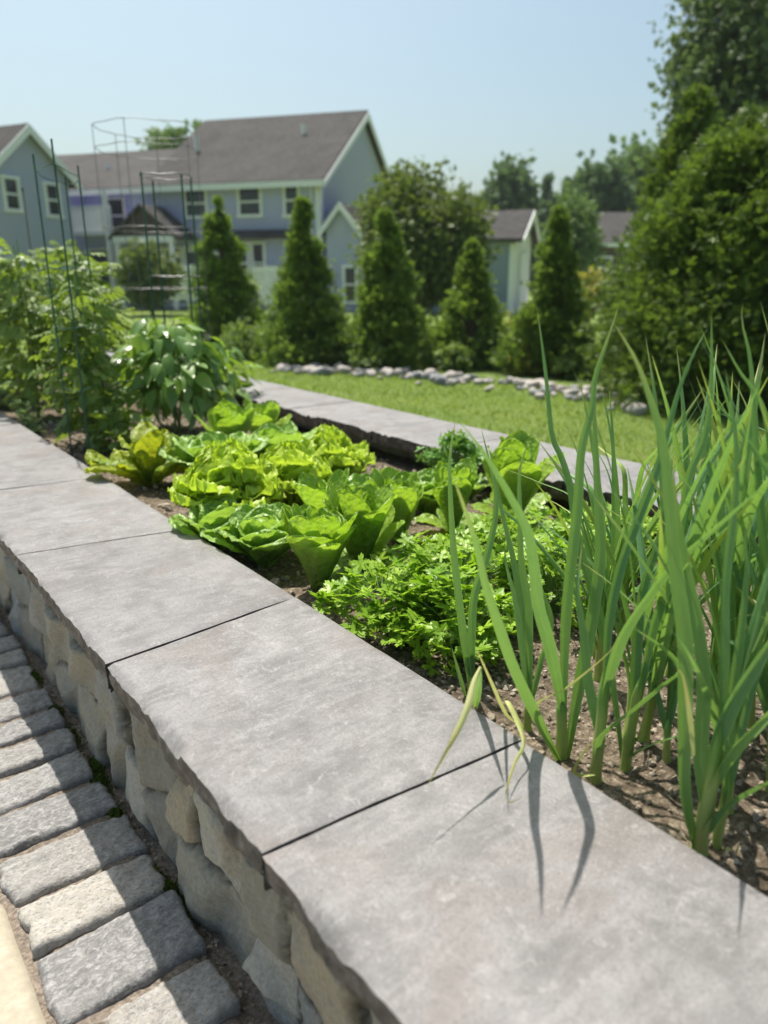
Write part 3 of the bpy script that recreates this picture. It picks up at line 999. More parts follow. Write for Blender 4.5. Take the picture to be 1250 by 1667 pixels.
# ------------------------------------------------------------------ leaf ribbons
def ribbon(mb, pts, width, side, n=22, nu=5, fold=0.25, prof=None, twist=0.0, rnd=0.5, wav=0.0):
    p = spline(pts, n)
    t = norm(np.gradient(p, axis=0))
    width = width * 0.63
    side = norm(side)
    s = side - t * (t @ side)[:, None]
    s = norm(s)
    nn = np.cross(s, t)
    v = np.linspace(0, 1, n)
    if twist:
        a = twist * v ** 1.5
        s, nn = s * np.cos(a)[:, None] + nn * np.sin(a)[:, None], nn * np.cos(a)[:, None] - s * np.sin(a)[:, None]
    w = width * (prof(v) if prof else np.interp(v, [0, .08, .25, .5, .8, .95, 1], [.42, .62, 1, .88, .45, .15, .01]))
    u = np.linspace(-1, 1, nu)
    ff = fold * (1 - 0.6 * v) + 1.5 * fold * np.clip(1 - v / 0.16, 0, 1)
    P = p[:, None, :] + s[:, None, :] * (u[None, :, None] * w[:, None, None] / 2) + nn[:, None, :] * ((np.abs(u)[None, :] * ff[:, None] * w[:, None] / 2 + wav * np.sin(v * 19 + rnd * 9)[:, None] * u[None, :] * w[:, None])[..., None])
    A = np.zeros((n, nu, 3)); A[..., 0] = u[None]; A[..., 1] = v[:, None]; A[..., 2] = rnd
    mb.add(P.reshape(-1, 3), grid_faces(nu, n), A.reshape(-1, 3))


VIEW_RIGHT = np.array([CB, -SB, 0.0])


def trace(pl, D0, D1):
    n = len(pl)
    ds = np.concatenate([[0], np.cumsum([math.dist(pl[i], pl[i + 1]) for i in range(n - 1)])])
    ds /= ds[-1]
    return [V(x, y, D0 + (D1 - D0) * q) for (x, y), q in zip(pl, ds)]


GARLIC_GROUP = 'garlic plants in the raised bed'


def stalk(mb, pts, r0, r1, rnd):
    p = spline(pts, 14)
    v = np.linspace(0, 1, 14)
    r = r0 + (r1 - r0) * v
    r = r * (1 + 0.28 * np.exp(-(v / 0.08) ** 2))
    r = r * (1 + 0.10 * (np.abs((v * 2.6) % 1 - 0.5) > 0.44))
    r = r * np.clip((1.04 - v) / 0.22, 0.12, 1)
    tube(mb, p, r, 10, (0, 0, rnd))


def garlic_hero(label, base_px, D, stalk_px, leaves, dry=(), r=0.011):
    """leaves: (pixel polyline, D at base, D at tip, width in m, side bias, twist)"""
    b = V(base_px[0], base_px[1], D)
    b[2] = min(b[2], SOIL_Z - 0.005)
    root = thing('garlic_plant', b, label, 'garlic plant', GARLIC_GROUP)
    mb = MB()
    sp_ = [b] + trace(stalk_px, D, D + 0.01)
    sline = spline(sp_, 40)
    stalk(mb, sp_, r * 0.86, r * 0.7, RNG.random())
    mb.build('stalk', M['garlic_stalk'], root)
    mb = MB()
    for pl, d0, d1, w, bias, tw in leaves:
        side = VIEW_RIGHT + np.array([0, 0, 1.0]) * RNG.normal() * 0.1 + CW(0, 1) * bias
        tp = trace(pl, d0, d1)
        dist = np.linalg.norm(sline - tp[0], axis=1)
        k = int(dist.argmin())
        if dist[k] < 0.03 and k > 6 and tp[1][2] > tp[0][2]:      # the leaf sheathes the stalk below where it leaves it
            tp = [sline[max(k - 12, 1)], sline[max(k - 3, 2)]] + tp[1:]
        ribbon(mb, tp, w, side, n=34, nu=9, fold=0.62, twist=tw, rnd=RNG.random() * 0.8, wav=0.035)
    mb.build('leaves', M['garlic'], root)
    if dry:
        mb = MB()
        for pl, d0, d1, w, bias, tw in dry:
            side = VIEW_RIGHT + CW(0, 1) * bias
            ribbon(mb, trace(pl, d0, d1), w, side, n=30, nu=5, fold=0.4, twist=tw, rnd=RNG.random(), wav=0.05)
        mb.build('withered_leaf', M['garlic_dry'], root)
    return root


def garlic_random(x, y, h, nl, label, lean=0.0, az0=None):
    z = SOIL_Z + float(soil_h(np.array(x), np.array(y))) - 0.005
    b = np.array([x, y, z])
    root = thing('garlic_plant', b, label, 'garlic plant', GARLIC_GROUP)
    mb = MB()
    ln = np.array([RNG.normal() * 0.06, RNG.normal() * 0.06, 0])
    sh = h * 0.36
    top = b + np.array([0, 0, sh]) + ln * sh
    stalk(mb, [b, b + np.array([0, 0, sh * .5]) + ln * sh * .4, top], 0.0092, 0.0068, RNG.random())
    mb.build('stalk', M['garlic_stalk'], root)
    mb = MB()
    a0 = RNG.random() * 6.28 if az0 is None else az0
    for k in range(nl):
        az = a0 + pi * (k % 2) + RNG.normal() * 0.35
        q = (k + 0.5) / nl
        st = b + (top - b) * (0.30 + 0.68 * q)
        L = h * (0.62 + 0.25 * RNG.random()) * (0.85 + 0.2 * q)
        tilt = (0.72 - 0.52 * q) + RNG.normal() * 0.09
        d = np.array([cos(az), sin(az), 0])
        pts = [b + (st - b) * 0.7, st]
        p = st.copy(); ang = max(0.08, tilt * 0.55)
        bend = RNG.random() < 0.14
        for i in range(5):
            p = p + L / 5 * (d * sin(ang) + np.array([0, 0, cos(ang)]))
            pts.append(p.copy())
            ang += 0.06 + 0.09 * RNG.random() * tilt * 2
            if bend and i == 2: ang += 0.9 * RNG.random()
        side = np.array([-d[1], d[0], 0]) + RNG.normal(size=3) * 0.15
        ribbon(mb, pts, 0.022 + 0.013 * RNG.random(), side, n=24, nu=5, fold=0.6, twist=RNG.normal() * 0.6, rnd=RNG.random(), wav=0.02)
    mb.build('leaves', M['garlic'], root)
    return root


def build_garlic():
    garlic_hero('front garlic plant with thick jointed stalk and broad leaves reaching right, nearest the coping corner', (1137, 1396), 0.85,
        [(1142, 1352), (1154, 1296), (1164, 1230), (1172, 1176)],
        [([(1130, 1385), (1112, 1290), (1112, 1164), (1112, 1040), (1097, 919), (1090, 838), (1080, 730), (1053, 633), (1030, 577), (999, 526)], .85, .98, .036, 0.2, 0.5),
         ([(1152, 1300), (1140, 1225), (1146, 1115), (1135, 1010), (1115, 905), (1100, 820), (1096, 750)], .86, .95, .033, -0.3, 0.4),
         ([(1160, 1262), (1192, 1222), (1225, 1186), (1275, 1140), (1330, 1105)], .85, .80, .034, 0.3, 0.3),
         ([(1171, 1186), (1197, 1138), (1230, 1085), (1262, 1035), (1310, 960)], .86, .84, .032, -0.2, 0.3),
         ([(1142, 1345), (1180, 1310), (1250, 1272), (1310, 1250)], .85, .80, .030, 0.3, 0.2),
         ([(1171, 1180), (1176, 1065), (1178, 960), (1189, 865), (1197, 790), (1196, 700), (1180, 600)], .86, .99, .026, 0.5, 0.6)],
        [([(1128, 1230), (1122, 1160), (1112, 1102), (1100, 1088)], .845, .84, .012, 0.2, 1.0)], r=0.0125)
    garlic_hero('thin garlic stalk with peeling papery base right behind the front garlic plant', (1166, 1402), 0.86,
        [(1168, 1360), (1178, 1320), (1186, 1250)],
        [([(1184, 1270), (1205, 1190), (1225, 1120), (1262, 1040)], .87, .93, .024, .3, .3),
         ([(1186, 1260), (1188, 1150), (1204, 1040), (1215, 931), (1213, 873), (1226, 842)], .87, .95, .024, .1, .4)],
        [([(1166, 1398), (1182, 1380), (1196, 1388), (1204, 1372)], .85, .84, .012, .5, .8)], r=0.008)
    garlic_hero('garlic plant whose longest leaf crosses diagonally to the right edge', (968, 1278), 1.01,
        [(972, 1235), (980, 1160), (985, 1085)],
        [([(980, 1120), (1010, 1038), (1065, 956), (1108, 908), (1180, 845), (1265, 772)], 1.01, .90, .033, .3, .25),
         ([(981, 1100), (990, 1010), (1010, 920), (1040, 840), (1070, 760), (1104, 638), (1132, 568), (1153, 533)], 1.02, 1.2, .026, .2, .5),
         ([(976, 1180), (958, 1110), (950, 1030), (940, 960), (948, 880)], 1.02, 1.12, .026, -.3, .4),
         ([(975, 1230), (976, 1197), (1032, 1151), (1080, 1112), (1106, 1090), (1085, 1060), (1032, 1022)], 1.0, .92, .022, .4, .3)],
        [([(972, 1262), (946, 1262), (934, 1254), (952, 1222), (976, 1197)], 1.0, .99, .009, .2, .4)], r=0.0115)
    garlic_hero('upright garlic plant with broad flat leaves growing against the coping edge', (913, 1242), 1.07,
        [(914, 1200), (914, 1160), (915, 1128)],
        [([(916, 1150), (896, 1060), (876, 985), (868, 917), (858, 862), (833, 812), (791, 742), (747, 685)], 1.07, .90, .032, .1, .3),
         ([(917, 1130), (919, 1008), (928, 917), (939, 826), (946, 731), (964, 662), (969, 612), (998, 526), (1007, 496)], 1.08, 1.22, .032, .3, .5),
         ([(912, 1240), (876, 1168), (837, 1085), (812, 1015), (791, 951), (775, 883), (746, 798), (734, 767)], 1.06, .87, .030, -.1, .3),
         ([(920, 1244), (943, 1114), (963, 1010), (977, 905), (973, 800), (968, 690), (968, 600)], 1.07, 1.2, .034, -.2, .3)],
        [([(910, 1235), (870, 1154), (922, 1119), (986, 1067), (1002, 1046)], 1.06, .98, .012, .3, .2)], r=0.012)
    garlic_hero('garlic plant with one very tall thin leaf rising alone in front of the lawn', (1016, 1272), 1.04,
        [(1022, 1215), (1034, 1150), (1046, 1096)],
        [([(1030, 1180), (1032, 1100), (1036, 1030), (1047, 955), (1070, 885), (1090, 800), (1094, 745)], 1.05, 1.2, .032, .2, .3),
         ([(1046, 1110), (1062, 1020), (1084, 950), (1111, 826), (1122, 770), (1146, 712), (1157, 631), (1158, 506)], 1.05, 1.15, .030, .3, .4),
         ([(1010, 1240), (1000, 1150), (985, 1050), (962, 960), (940, 880), (928, 795), (912, 742), (898, 708), (889, 617), (882, 560), (873, 494)], 1.05, 1.3, .026, .3, .5),
         ([(1014, 1225), (1062, 1210), (1112, 1195), (1150, 1180)], 1.03, .95, .020, .6, .2)], (), r=0.011)
    garlic_hero('garlic plant with a leaf tip curled into a hook over the coping joint', (858, 1182), 1.16,
        [(860, 1150), (862, 1120)],
        [([(862, 1140), (851, 1063), (838, 974), (824, 917), (821, 870)], 1.16, 1.22, .020, .2, 1.2),
         ([(863, 1130), (860, 1050), (859, 985), (848, 917), (846, 848), (845, 780), (848, 754), (863, 710)], 1.16, 1.26, .024, .3, .4),
         ([(862, 1120), (852, 1010), (838, 920), (821, 848), (806, 780), (797, 735)], 1.17, 1.3, .022, -.2, .5),
         ([(862, 1150), (878, 1080), (896, 1010), (872, 940), (850, 880)], 1.17, 1.25, .020, .4, .4)],
        [([(850, 1182), (826, 1140), (842, 1174), (853, 1211), (839, 1240), (824, 1289), (827, 1306), (852, 1298)], 1.08, .822, .013, .1, 1.3),
         ([(846, 1180), (824, 1162), (801, 1113), (773, 1050)], 1.12, .93, .010, .2, .3)], r=0.009)
    garlic_hero('leftmost garlic plant with a snapped yellow leaf drooping over the coping', (768, 1132), 1.27,
        [(766, 1112), (765, 1095)],
        [([(763, 1125), (752, 1020), (744, 950), (737, 880), (732, 776), (734, 731), (741, 685)], 1.27, 1.32, .025, .1, .3),
         ([(768, 1125), (769, 985), (791, 908), (805, 848), (807, 803), (800, 765), (783, 697)], 1.27, 1.36, .027, .2, .4),
         ([(774, 1150), (779, 1115), (783, 1085)], 1.16, .965, .022, -.4, .1),
         ([(758, 1136), (748, 1100), (735, 1053)], 1.26, 1.26, .013, .2, .1)],
        [([(783, 1085), (772, 1110), (762, 1150), (738, 1203), (687, 1295)], .965, .805, .017, .1, 1.6)], r=0.009)
    garlic_hero('short garlic plant in the gap of bare soil between taller stalks', (1085, 1246), 1.06,
        [(1085, 1210), (1088, 1170)],
        [([(1087, 1185), (1100, 1120), (1120, 1060), (1150, 980)], 1.07, 1.15, .020, .2, .3),
         ([(1086, 1190), (1072, 1140), (1058, 1090), (1035, 1030)], 1.07, 1.15, .018, -.2, .3),
         ([(1088, 1180), (1092, 1090), (1085, 1000), (1090, 900)], 1.08, 1.2, .022, .2, .3)], (), r=0.008)
    garlic_hero('garlic plant at the right edge with steep leaves against the dark evergreen', (1262, 1262), 0.98,
        [(1258, 1200), (1252, 1130)],
        [([(1255, 1140), (1252, 1000), (1240, 880), (1232, 760), (1222, 596), (1208, 526), (1209, 494)], .99, 1.15, .026, .2, .5),
         ([(1256, 1130), (1262, 960), (1260, 820), (1250, 700), (1234, 647), (1204, 605), (1176, 554)], .99, 1.1, .026, .1, .5),
         ([(1258, 1150), (1280, 980), (1270, 830), (1250, 770), (1204, 700), (1169, 661), (1136, 625)], .99, 1.08, .024, .3, .5),
         ([(1254, 1160), (1232, 1060), (1215, 980), (1190, 900), (1172, 800)], 1.0, 1.15, .024, -.2, .5),
         ([(1256, 1180), (1200, 1052), (1150, 1068), (1100, 1090)], .99, 1.0, .018, .5, .4)], (), r=0.010)
    spots = [(1.10, .62, .62), (1.22, .50, .66), (1.15, .78, .60), (1.30, .70, .64), (1.02, .40, .60), (1.16, .33, .66), (1.38, .55, .62), (1.34, .36, .66), (1.50, .72, .60),
             (1.55, .50, .64), (1.48, .30, .66), (1.68, .62, .60), (1.72, .40, .64), (1.88, .55, .62), (1.24, .18, .62), (1.60, .18, .62), (1.90, .30, .62), (1.42, .88, .55), (1.06, .52, .60), (1.28, .60, .66), (1.44, .42, .68), (1.20, .42, .64), (1.62, .50, .66), (1.78, .72, .58), (1.98, .45, .62), (1.75, .22, .66), (1.10, .22, .60), (1.02, .66, .58), (1.16, .55, .64), (1.34, .48, .68), (1.00, .30, .62), (1.50, .60, .64), (1.56, .36, .68), (1.26, .30, .66), (1.70, .50, .62), (1.85, .40, .64), (1.24, .84, .56), (1.44, .24, .66)]
    for i, (x, y, h) in enumerate(spots):
        garlic_random(x + RNG.normal() * 0.02, y + RNG.normal() * 0.02, h * (0.92 + 0.18 * RNG.random()), 9 + i % 3, 'garlic plant at the back of the tangle close to the far coping' if x > 1.6 else ('garlic plant at the right of the tangle behind the nearest stalks' if y < .45 else 'garlic plant between the front row of stalks and the parsley'))


build_garlic()


# ------------------------------------------------------------------ lettuces
def lettuce_leaf(mb, base, az, L, W, t0, t1, prof, cup=0.35, ruffle=0.0, rf=22, quilt=0.004, nu=13, nv=20, rnd=0.5, roll=0.0, lat=0.0):
    v = 1 - (1 - np.linspace(0, 1, nv)) ** 1.55
    ang = t0 + (t1 - t0) * v ** 1.3
    d = np.array([cos(az), sin(az), 0]); up = np.array([0, 0, 1.0]); sd = np.array([-sin(az), cos(az), 0])
    step = L * np.diff(v)[:, None]
    tang = d[None] * np.sin(ang)[:, None] + up[None] * np.cos(ang)[:, None]
    c = base + np.concatenate([np.zeros((1, 3)), np.cumsum(tang[:-1] * step, axis=0)])
    nin = -d[None] * np.cos(ang)[:, None] + up[None] * np.sin(ang)[:, None]     # towards the plant's heart / upper face
    w = W / 2 * np.interp(v, np.linspace(0, 1, len(prof)), prof)
    u = np.linspace(-1, 1, nu)
    U, Vv = np.meshgrid(u, v)
    ph = rnd * 40
    edge = np.abs(U) ** 2.2
    topedge = np.clip((Vv - 0.72) / 0.28, 0, 1) ** 1.5
    e = np.maximum(edge, topedge)
    ruf = ruffle * e * (np.sin(Vv * rf + U * 9 * topedge + ph) + 0.6 * np.sin(Vv * rf * 2.3 + U * 15 * topedge + ph * 1.7)) * (0.3 + Vv)
    q = quilt * fbm(U * 3.5 + ph, Vv * 9, 1.0, 3) * 1.4 + 0.8 * quilt * np.abs(np.sin((Vv - 0.25 * np.abs(U)) * 24)) * (1 - np.abs(U) ** 4) * lat
    cupz = cup * w[:, None] * (U ** 2) * (1 - roll * Vv) * (1 - 0.8 * Vv ** 2.5)
    rollz = -roll * w[:, None] * np.clip(np.abs(U) - 0.55, 0, 1) ** 2 * 3
    off = cupz + rollz + ruf + q
    side_sh = 1 - 0.18 * cup * U ** 2
    P = c[:, None, :] + sd[None, None] * (U * w[:, None] * side_sh)[..., None] + nin[:, None, :] * off[..., None]
    P = P + tang[:, None, :] * (0.5 * ruf * topedge)[..., None]
    A = np.zeros((nv, nu, 3)); A[..., 0] = U; A[..., 1] = Vv; A[..., 2] = rnd
    mb.add(P.reshape(-1, 3), grid_faces(nu, nv), A.reshape(-1, 3))


_vv = np.linspace(0, 1, 60)


def _cap(base, k):
    w = np.interp(_vv, [q[0] for q in base], [q[1] for q in base])
    return list(w * np.sqrt(np.clip(1 - (np.clip(_vv - k, 0, 1) / (1 - k)) ** 2.2, 0.0004, 1)))


P_ROM = _cap([(0, .26), (.15, .32), (.35, .52), (.6, .88), (.75, 1), (1, 1)], .68)
P_ROUND = _cap([(0, .2), (.15, .42), (.35, .78), (.55, 1), (1, 1)], .5)
P_FRILL = [.25, .42, .68, .9, 1.0, 1.05, 1.05, .98, .8, .3]


def lettuce(kind, xy, size, label, n=None, tilt_to=None):
    x, y = xy
    z = SOIL_Z + float(soil_h(np.array(x), np.array(y))) - 0.01
    b = np.array([x, y, z])
    root = thing('lettuce', b, label, 'lettuce', 'lettuces in the raised bed')
    outer, inner = MB(), MB()
    ga = 2.39996
    if kind == 'romaine':
        n = n or 20
        for k in range(n):
            q = k / (n - 1)          # 0 outer .. 1 inner
            if RNG.random() < 0.12: continue
            if k < 4:      # low leaves lying out over the soil
                az = k * ga + RNG.normal() * 0.3
                lettuce_leaf(outer, b, az, size * (0.5 + 0.2 * RNG.random()), size * 0.48, 0.85, 1.25 + 0.5 * RNG.random(), P_ROUND, cup=0.3, ruffle=0.002, rf=11, quilt=0.004, rnd=RNG.random(), lat=0.6)
                continue
            L = size * (0.85 + 0.3 * RNG.random()) * (0.88 + 0.2 * sin(q * pi))
            W = size * (0.66 - 0.22 * q) * (0.85 + 0.3 * RNG.random())
            t0 = 0.46 - 0.40 * q + 0.08 * RNG.normal(); t1 = t0 + (0.5 - 0.5 * q) * (RNG.random() - 0.3)
            az = k * ga + RNG.normal() * 0.2
            st = b + np.array([cos(az), sin(az), 0]) * 0.02 * (1 - q)
            lettuce_leaf(outer if q < 0.7 else inner, st, az, L, W, t0, t1, P_ROM, cup=0.6 + 0.35 * RNG.random(), ruffle=0.0014, rf=11, quilt=0.0032, rnd=RNG.random(), roll=0.3 * RNG.random(), lat=0.5)
        m = M['let_rom']
    elif kind == 'butter':
        n = n or 20
        for k in range(n):
            q = k / (n - 1)
            L = size * (0.9 + 0.2 * RNG.random()) * (1 - 0.25 * q)
            W = size * (0.92 - 0.3 * q)
            t0 = 0.85 - 0.7 * q; t1 = t0 + (0.6 - 0.5 * q) * (0.3 + 0.8 * RNG.random())
            az = k * ga + RNG.normal() * 0.2
            lettuce_leaf(outer if q < 0.65 else inner, b + np.array([0, 0, 0.01 * q]), az, L, W, t0, t1, P_ROUND, cup=0.45, ruffle=0.0022, rf=11, quilt=0.007, nu=15, nv=22, rnd=RNG.random(), roll=0.2, lat=0.9)
        m = M['let_butter']
    elif kind == 'frill':
        n = n or 26
        for k in range(n):
            q = k / (n - 1)
            L = size * (0.85 + 0.25 * RNG.random()) * (0.80 + 0.28 * q)
            W = size * (0.92 - 0.25 * q)
            t0 = 0.78 - 0.72 * q; t1 = t0 + (0.65 - 0.35 * q) * (0.2 + 1.0 * RNG.random())
            az = k * ga + RNG.normal() * 0.25
            lettuce_leaf(outer if q < 0.6 else inner, b, az, L, W, t0, t1, P_FRILL, cup=0.35, ruffle=0.0085 * size / 0.2, rf=32 + 9 * RNG.random(), quilt=0.006, nu=29, nv=36, rnd=RNG.random(), roll=0.1, lat=0.3)
        m = M['let_frill']
    else:  # yellow, wide open
        n = n or 12
        for k in range(n):
            q = k / (n - 1)
            L = size * (0.55 + 0.5 * RNG.random())
            W = size * (0.36 + 0.2 * RNG.random())
            t0 = max(0.05, 0.85 - 0.7 * q + 0.22 * RNG.normal()); t1 = t0 + 1.0 * RNG.random() - 0.15
            az = k * ga + RNG.normal() * 0.3
            lettuce_leaf(outer if q < 0.6 else inner, b, az, L, W, t0, t1, P_ROM, cup=0.4, ruffle=0.004, rf=13, quilt=0.012, rnd=RNG.random(), roll=0.5 * RNG.random(), lat=0.8)
        m = M['let_yellow']
    outer.build('outer_leaves', m, root)
    inner.build('heart', m, root)
    return root


def build_lettuces():
    lettuce('romaine', (0.955, 1.53), 0.215, 'romaine lettuce at the coping edge with cupped upright leaves, nearest of the heads', 36)
    lettuce('romaine', (1.13, 1.58), 0.215, 'romaine lettuce between the nearest head and the parsley patch', 36)
    lettuce('butter', (0.93, 1.77), 0.209, 'low round leaved lettuce tucked between the nearest romaine and the frilly head', 16)
    lettuce('romaine', (1.17, 1.80), 0.220, 'romaine lettuce hidden behind the two nearest heads', 20)
    lettuce('romaine', (1.36, 1.70), 0.203, 'upright smooth green lettuce right behind the parsley patch', 24)
    lettuce('romaine', (1.56, 1.66), 0.215, 'broad leaved lettuce behind the leftmost garlic leaves', 22)
    lettuce('butter', (1.40, 1.95), 0.197, 'rounded lettuce in front of the frilly heads, mid bed', 20)
    lettuce('butter', (1.64, 1.88), 0.186, 'pale rounded lettuce at the near corner of the bare soil', 20)
    lettuce('romaine', (1.83, 1.66), 0.278, 'tall romaine lettuce against the far coping, behind the garlic leaves', 24)
    lettuce('romaine', (1.98, 1.80), 0.186, 'smaller lettuce between the tall far romaine and the curly kale', 16)
    lettuce('butter', (0.87, 1.95), 0.186, 'small low lettuce squeezed against the near coping', 12)
    lettuce('frill', (0.985, 2.10), 0.273, 'frilly lime green leaf lettuce beside the near coping', 34)
    lettuce('frill', (1.25, 2.15), 0.249, 'frilly leaf lettuce in the middle of the bed', 32)
    lettuce('frill', (1.50, 2.28), 0.232, 'frilly leaf lettuce beside the patch of bare soil', 30)
    lettuce('butter', (1.19, 2.62), 0.285, 'large puckered pale green lettuce behind the frilly ones', 22)
    lettuce('romaine', (1.40, 2.93), 0.255, 'tall broad leaved lettuce with backlit yellow leaves under the pepper plant', 30)
    lettuce('romaine', (1.63, 3.06), 0.235, 'broad leaved lettuce at the far end of the row by the bare soil', 28)
    lettuce('butter', (1.47, 2.62), 0.255, 'crinkled lettuce at the edge of the bare soil', 16)
    lettuce('yellow', (0.975, 2.78), 0.30, 'yellowing lettuce with tattered open leaves leaning over the near coping', 15)
    lettuce('butter', (1.98, 2.02), 0.128, 'young blue green seedling beside the curly kale', 9)


build_lettuces()


# ------------------------------------------------------------------ parsley and kale
def parsley(xy, r, h, n, label, size=(0.03, 0.075)):
    x, y = xy
    z = SOIL_Z + float(soil_h(np.array(x), np.array(y)))
    b = np.array([x, y, z])
    root = thing('parsley_plant', b, label, 'parsley', 'parsley plants beside the coping')
    sm, lm = MB(), MB()
    for k in range(n):
        az = RNG.random() * 2 * pi
        q = math.sqrt(RNG.random())
        end = b + np.array([cos(az) * r * q, sin(az) * r * q, h * (1 - 0.55 * q * q) * (0.75 + 0.35 * RNG.random())])
        if RNG.random() < 0.25: end[2] = z + h * 0.5 * RNG.random()
        mid = b + (end - b) * np.array([0.35, 0.35, 0.6])
        tube(sm, spline([b + RNG.normal(size=3) * np.array([.012, .012, 0]), mid, end], 6), np.linspace(0.0018, 0.0009, 6), 5, cap=False)
        d = np.array([cos(az), sin(az), 0.35 + 0.5 * RNG.normal() * 0.5])
        for j in range(3):
            aj = az + RNG.normal() * 0.9 + (j - 1) * 1.1
            dj = np.array([cos(aj), sin(aj), 0.1 + RNG.normal() * 0.35])
            nj = np.array([RNG.normal() * 0.45, RNG.normal() * 0.45, 1.0])
            scatter(lm, T_PARSLEY[j % 3], np.array([end + np.array([0, 0, -0.012 * j])]), frames(np.array([dj]), np.array([nj])), size[0] + (size[1] - size[0]) * RNG.random())
    sm.build('stems', M['stem'], root)
    lm.build('foliage', M['parsley'], root)


def build_parsley():
    parsley((0.95, 1.24), .13, .145, 62, 'parsley plant at the near coping edge in front of the romaine')
    parsley((1.01, 1.06), .13, .155, 62, 'parsley plant beside the leftmost garlic stalk')
    parsley((1.16, 1.20), .15, .155, 62, 'parsley plant in the middle of the patch behind the front ones')
    parsley((1.20, 1.38), .13, .115, 46, 'parsley plant touching the second romaine lettuce')
    parsley((1.33, 1.06), .15, .165, 60, 'parsley plant glowing behind the tall garlic leaves')
    parsley((1.43, 1.32), .15, .125, 50, 'parsley plant in front of the smooth green lettuce')
    parsley((1.62, 1.16), .16, .16, 56, 'parsley plant deep between garlic and far coping')
    parsley((1.68, 1.40), .13, .12, 42, 'parsley plant in front of the tall far romaine')
    parsley((1.86, 1.22), .15, .16, 46, 'parsley plant close to the far coping behind garlic leaves')
    # curly kale
    b = np.array([2.0, 2.14, SOIL_Z - 0.06])
    root = thing('curly_kale', b, 'small curly leaved kale plant under the far coping edge', 'kale')
    sm, lm = MB(), MB()
    for k in range(34):
        az = RNG.random() * 6.28; q = RNG.random() ** 0.6
        end = b + np.array([cos(az) * .11 * q, sin(az) * .11 * q, 0.16 * (1.1 - 0.6 * q) + 0.05])
        tube(sm, spline([b, b + (end - b) * np.array([.4, .4, .6]), end], 5), .002, 5, cap=False)
        for j in range(7):
            d = np.array([RNG.normal(), RNG.normal(), 0.4])
            scatter(lm, _pl_t(), np.array([end + RNG.normal(size=3) * 0.014]), frames(np.array([d]), rand_dir(1, 0.8)), 0.026 + 0.014 * RNG.random())
    sm.build('stems', M['stem'], root)
    lm.build('foliage', M['kale'], root)


def _pl_t():
    return _pl[int(RNG.integers(3))]


build_parsley()


# ------------------------------------------------------------------ tall vegetables
def leafy(name, label, cat, base, h, r, n, T, size, leafmat, stemmat, stems=5, group=None, droop=0.5, low=0.15, shape=1.0, lean=(0, 0)):
    b = np.array(base, float)
    root = thing(name, b, label, cat, group)
    sm, lm = MB(), MB()
    per = n // stems
    for s in range(stems):
        az = RNG.random() * 6.28
        top = b + np.array([cos(az) * r * 0.5 * RNG.random() + lean[0], sin(az) * r * 0.5 * RNG.random() + lean[1], h * (0.75 + 0.25 * RNG.random())])
        pl = spline([b + RNG.normal(size=3) * np.array([.01, .01, 0]), b + (top - b) * np.array([.4, .4, .5]) + RNG.normal(size=3) * 0.02, top], 12)
        tube(sm, pl, np.linspace(0.007, 0.0025, 12), 6)
        q = low + (1 - low) * RNG.random(per) ** 0.8
        i = np.clip((q * 11).astype(int), 0, 11)
        a2 = RNG.random(per) * 6.28
        rr = r * (0.25 + 0.75 * RNG.random(per)) * np.interp(q, [0, .2, .55, .85, 1], [.35, .8, 1.0, .75, .3]) * shape
        P = pl[i] + np.stack([np.cos(a2) * rr, np.sin(a2) * rr, RNG.normal(size=per) * 0.03], -1)
        d = np.stack([np.cos(a2), np.sin(a2), -droop + 0.5 * RNG.normal(size=per)], -1)
        nn = np.stack([0.4 * RNG.normal(size=per) + np.cos(a2) * 0.35, 0.4 * RNG.normal(size=per) + np.sin(a2) * 0.35, np.ones(per)], -1)
        # leaf stalks
        for j in range(0, per, 2):
            tube(sm, [pl[i[j]], (pl[i[j]] + P[j]) / 2 + np.array([0, 0, .01]), P[j]], .0013, 4, cap=False)
        scatter(lm, T, P, frames(d, nn), size[0] + (size[1] - size[0]) * RNG.random(per))
    sm.build('stems', stemmat, root)
    lm.build('foliage', leafmat, root)
    return root


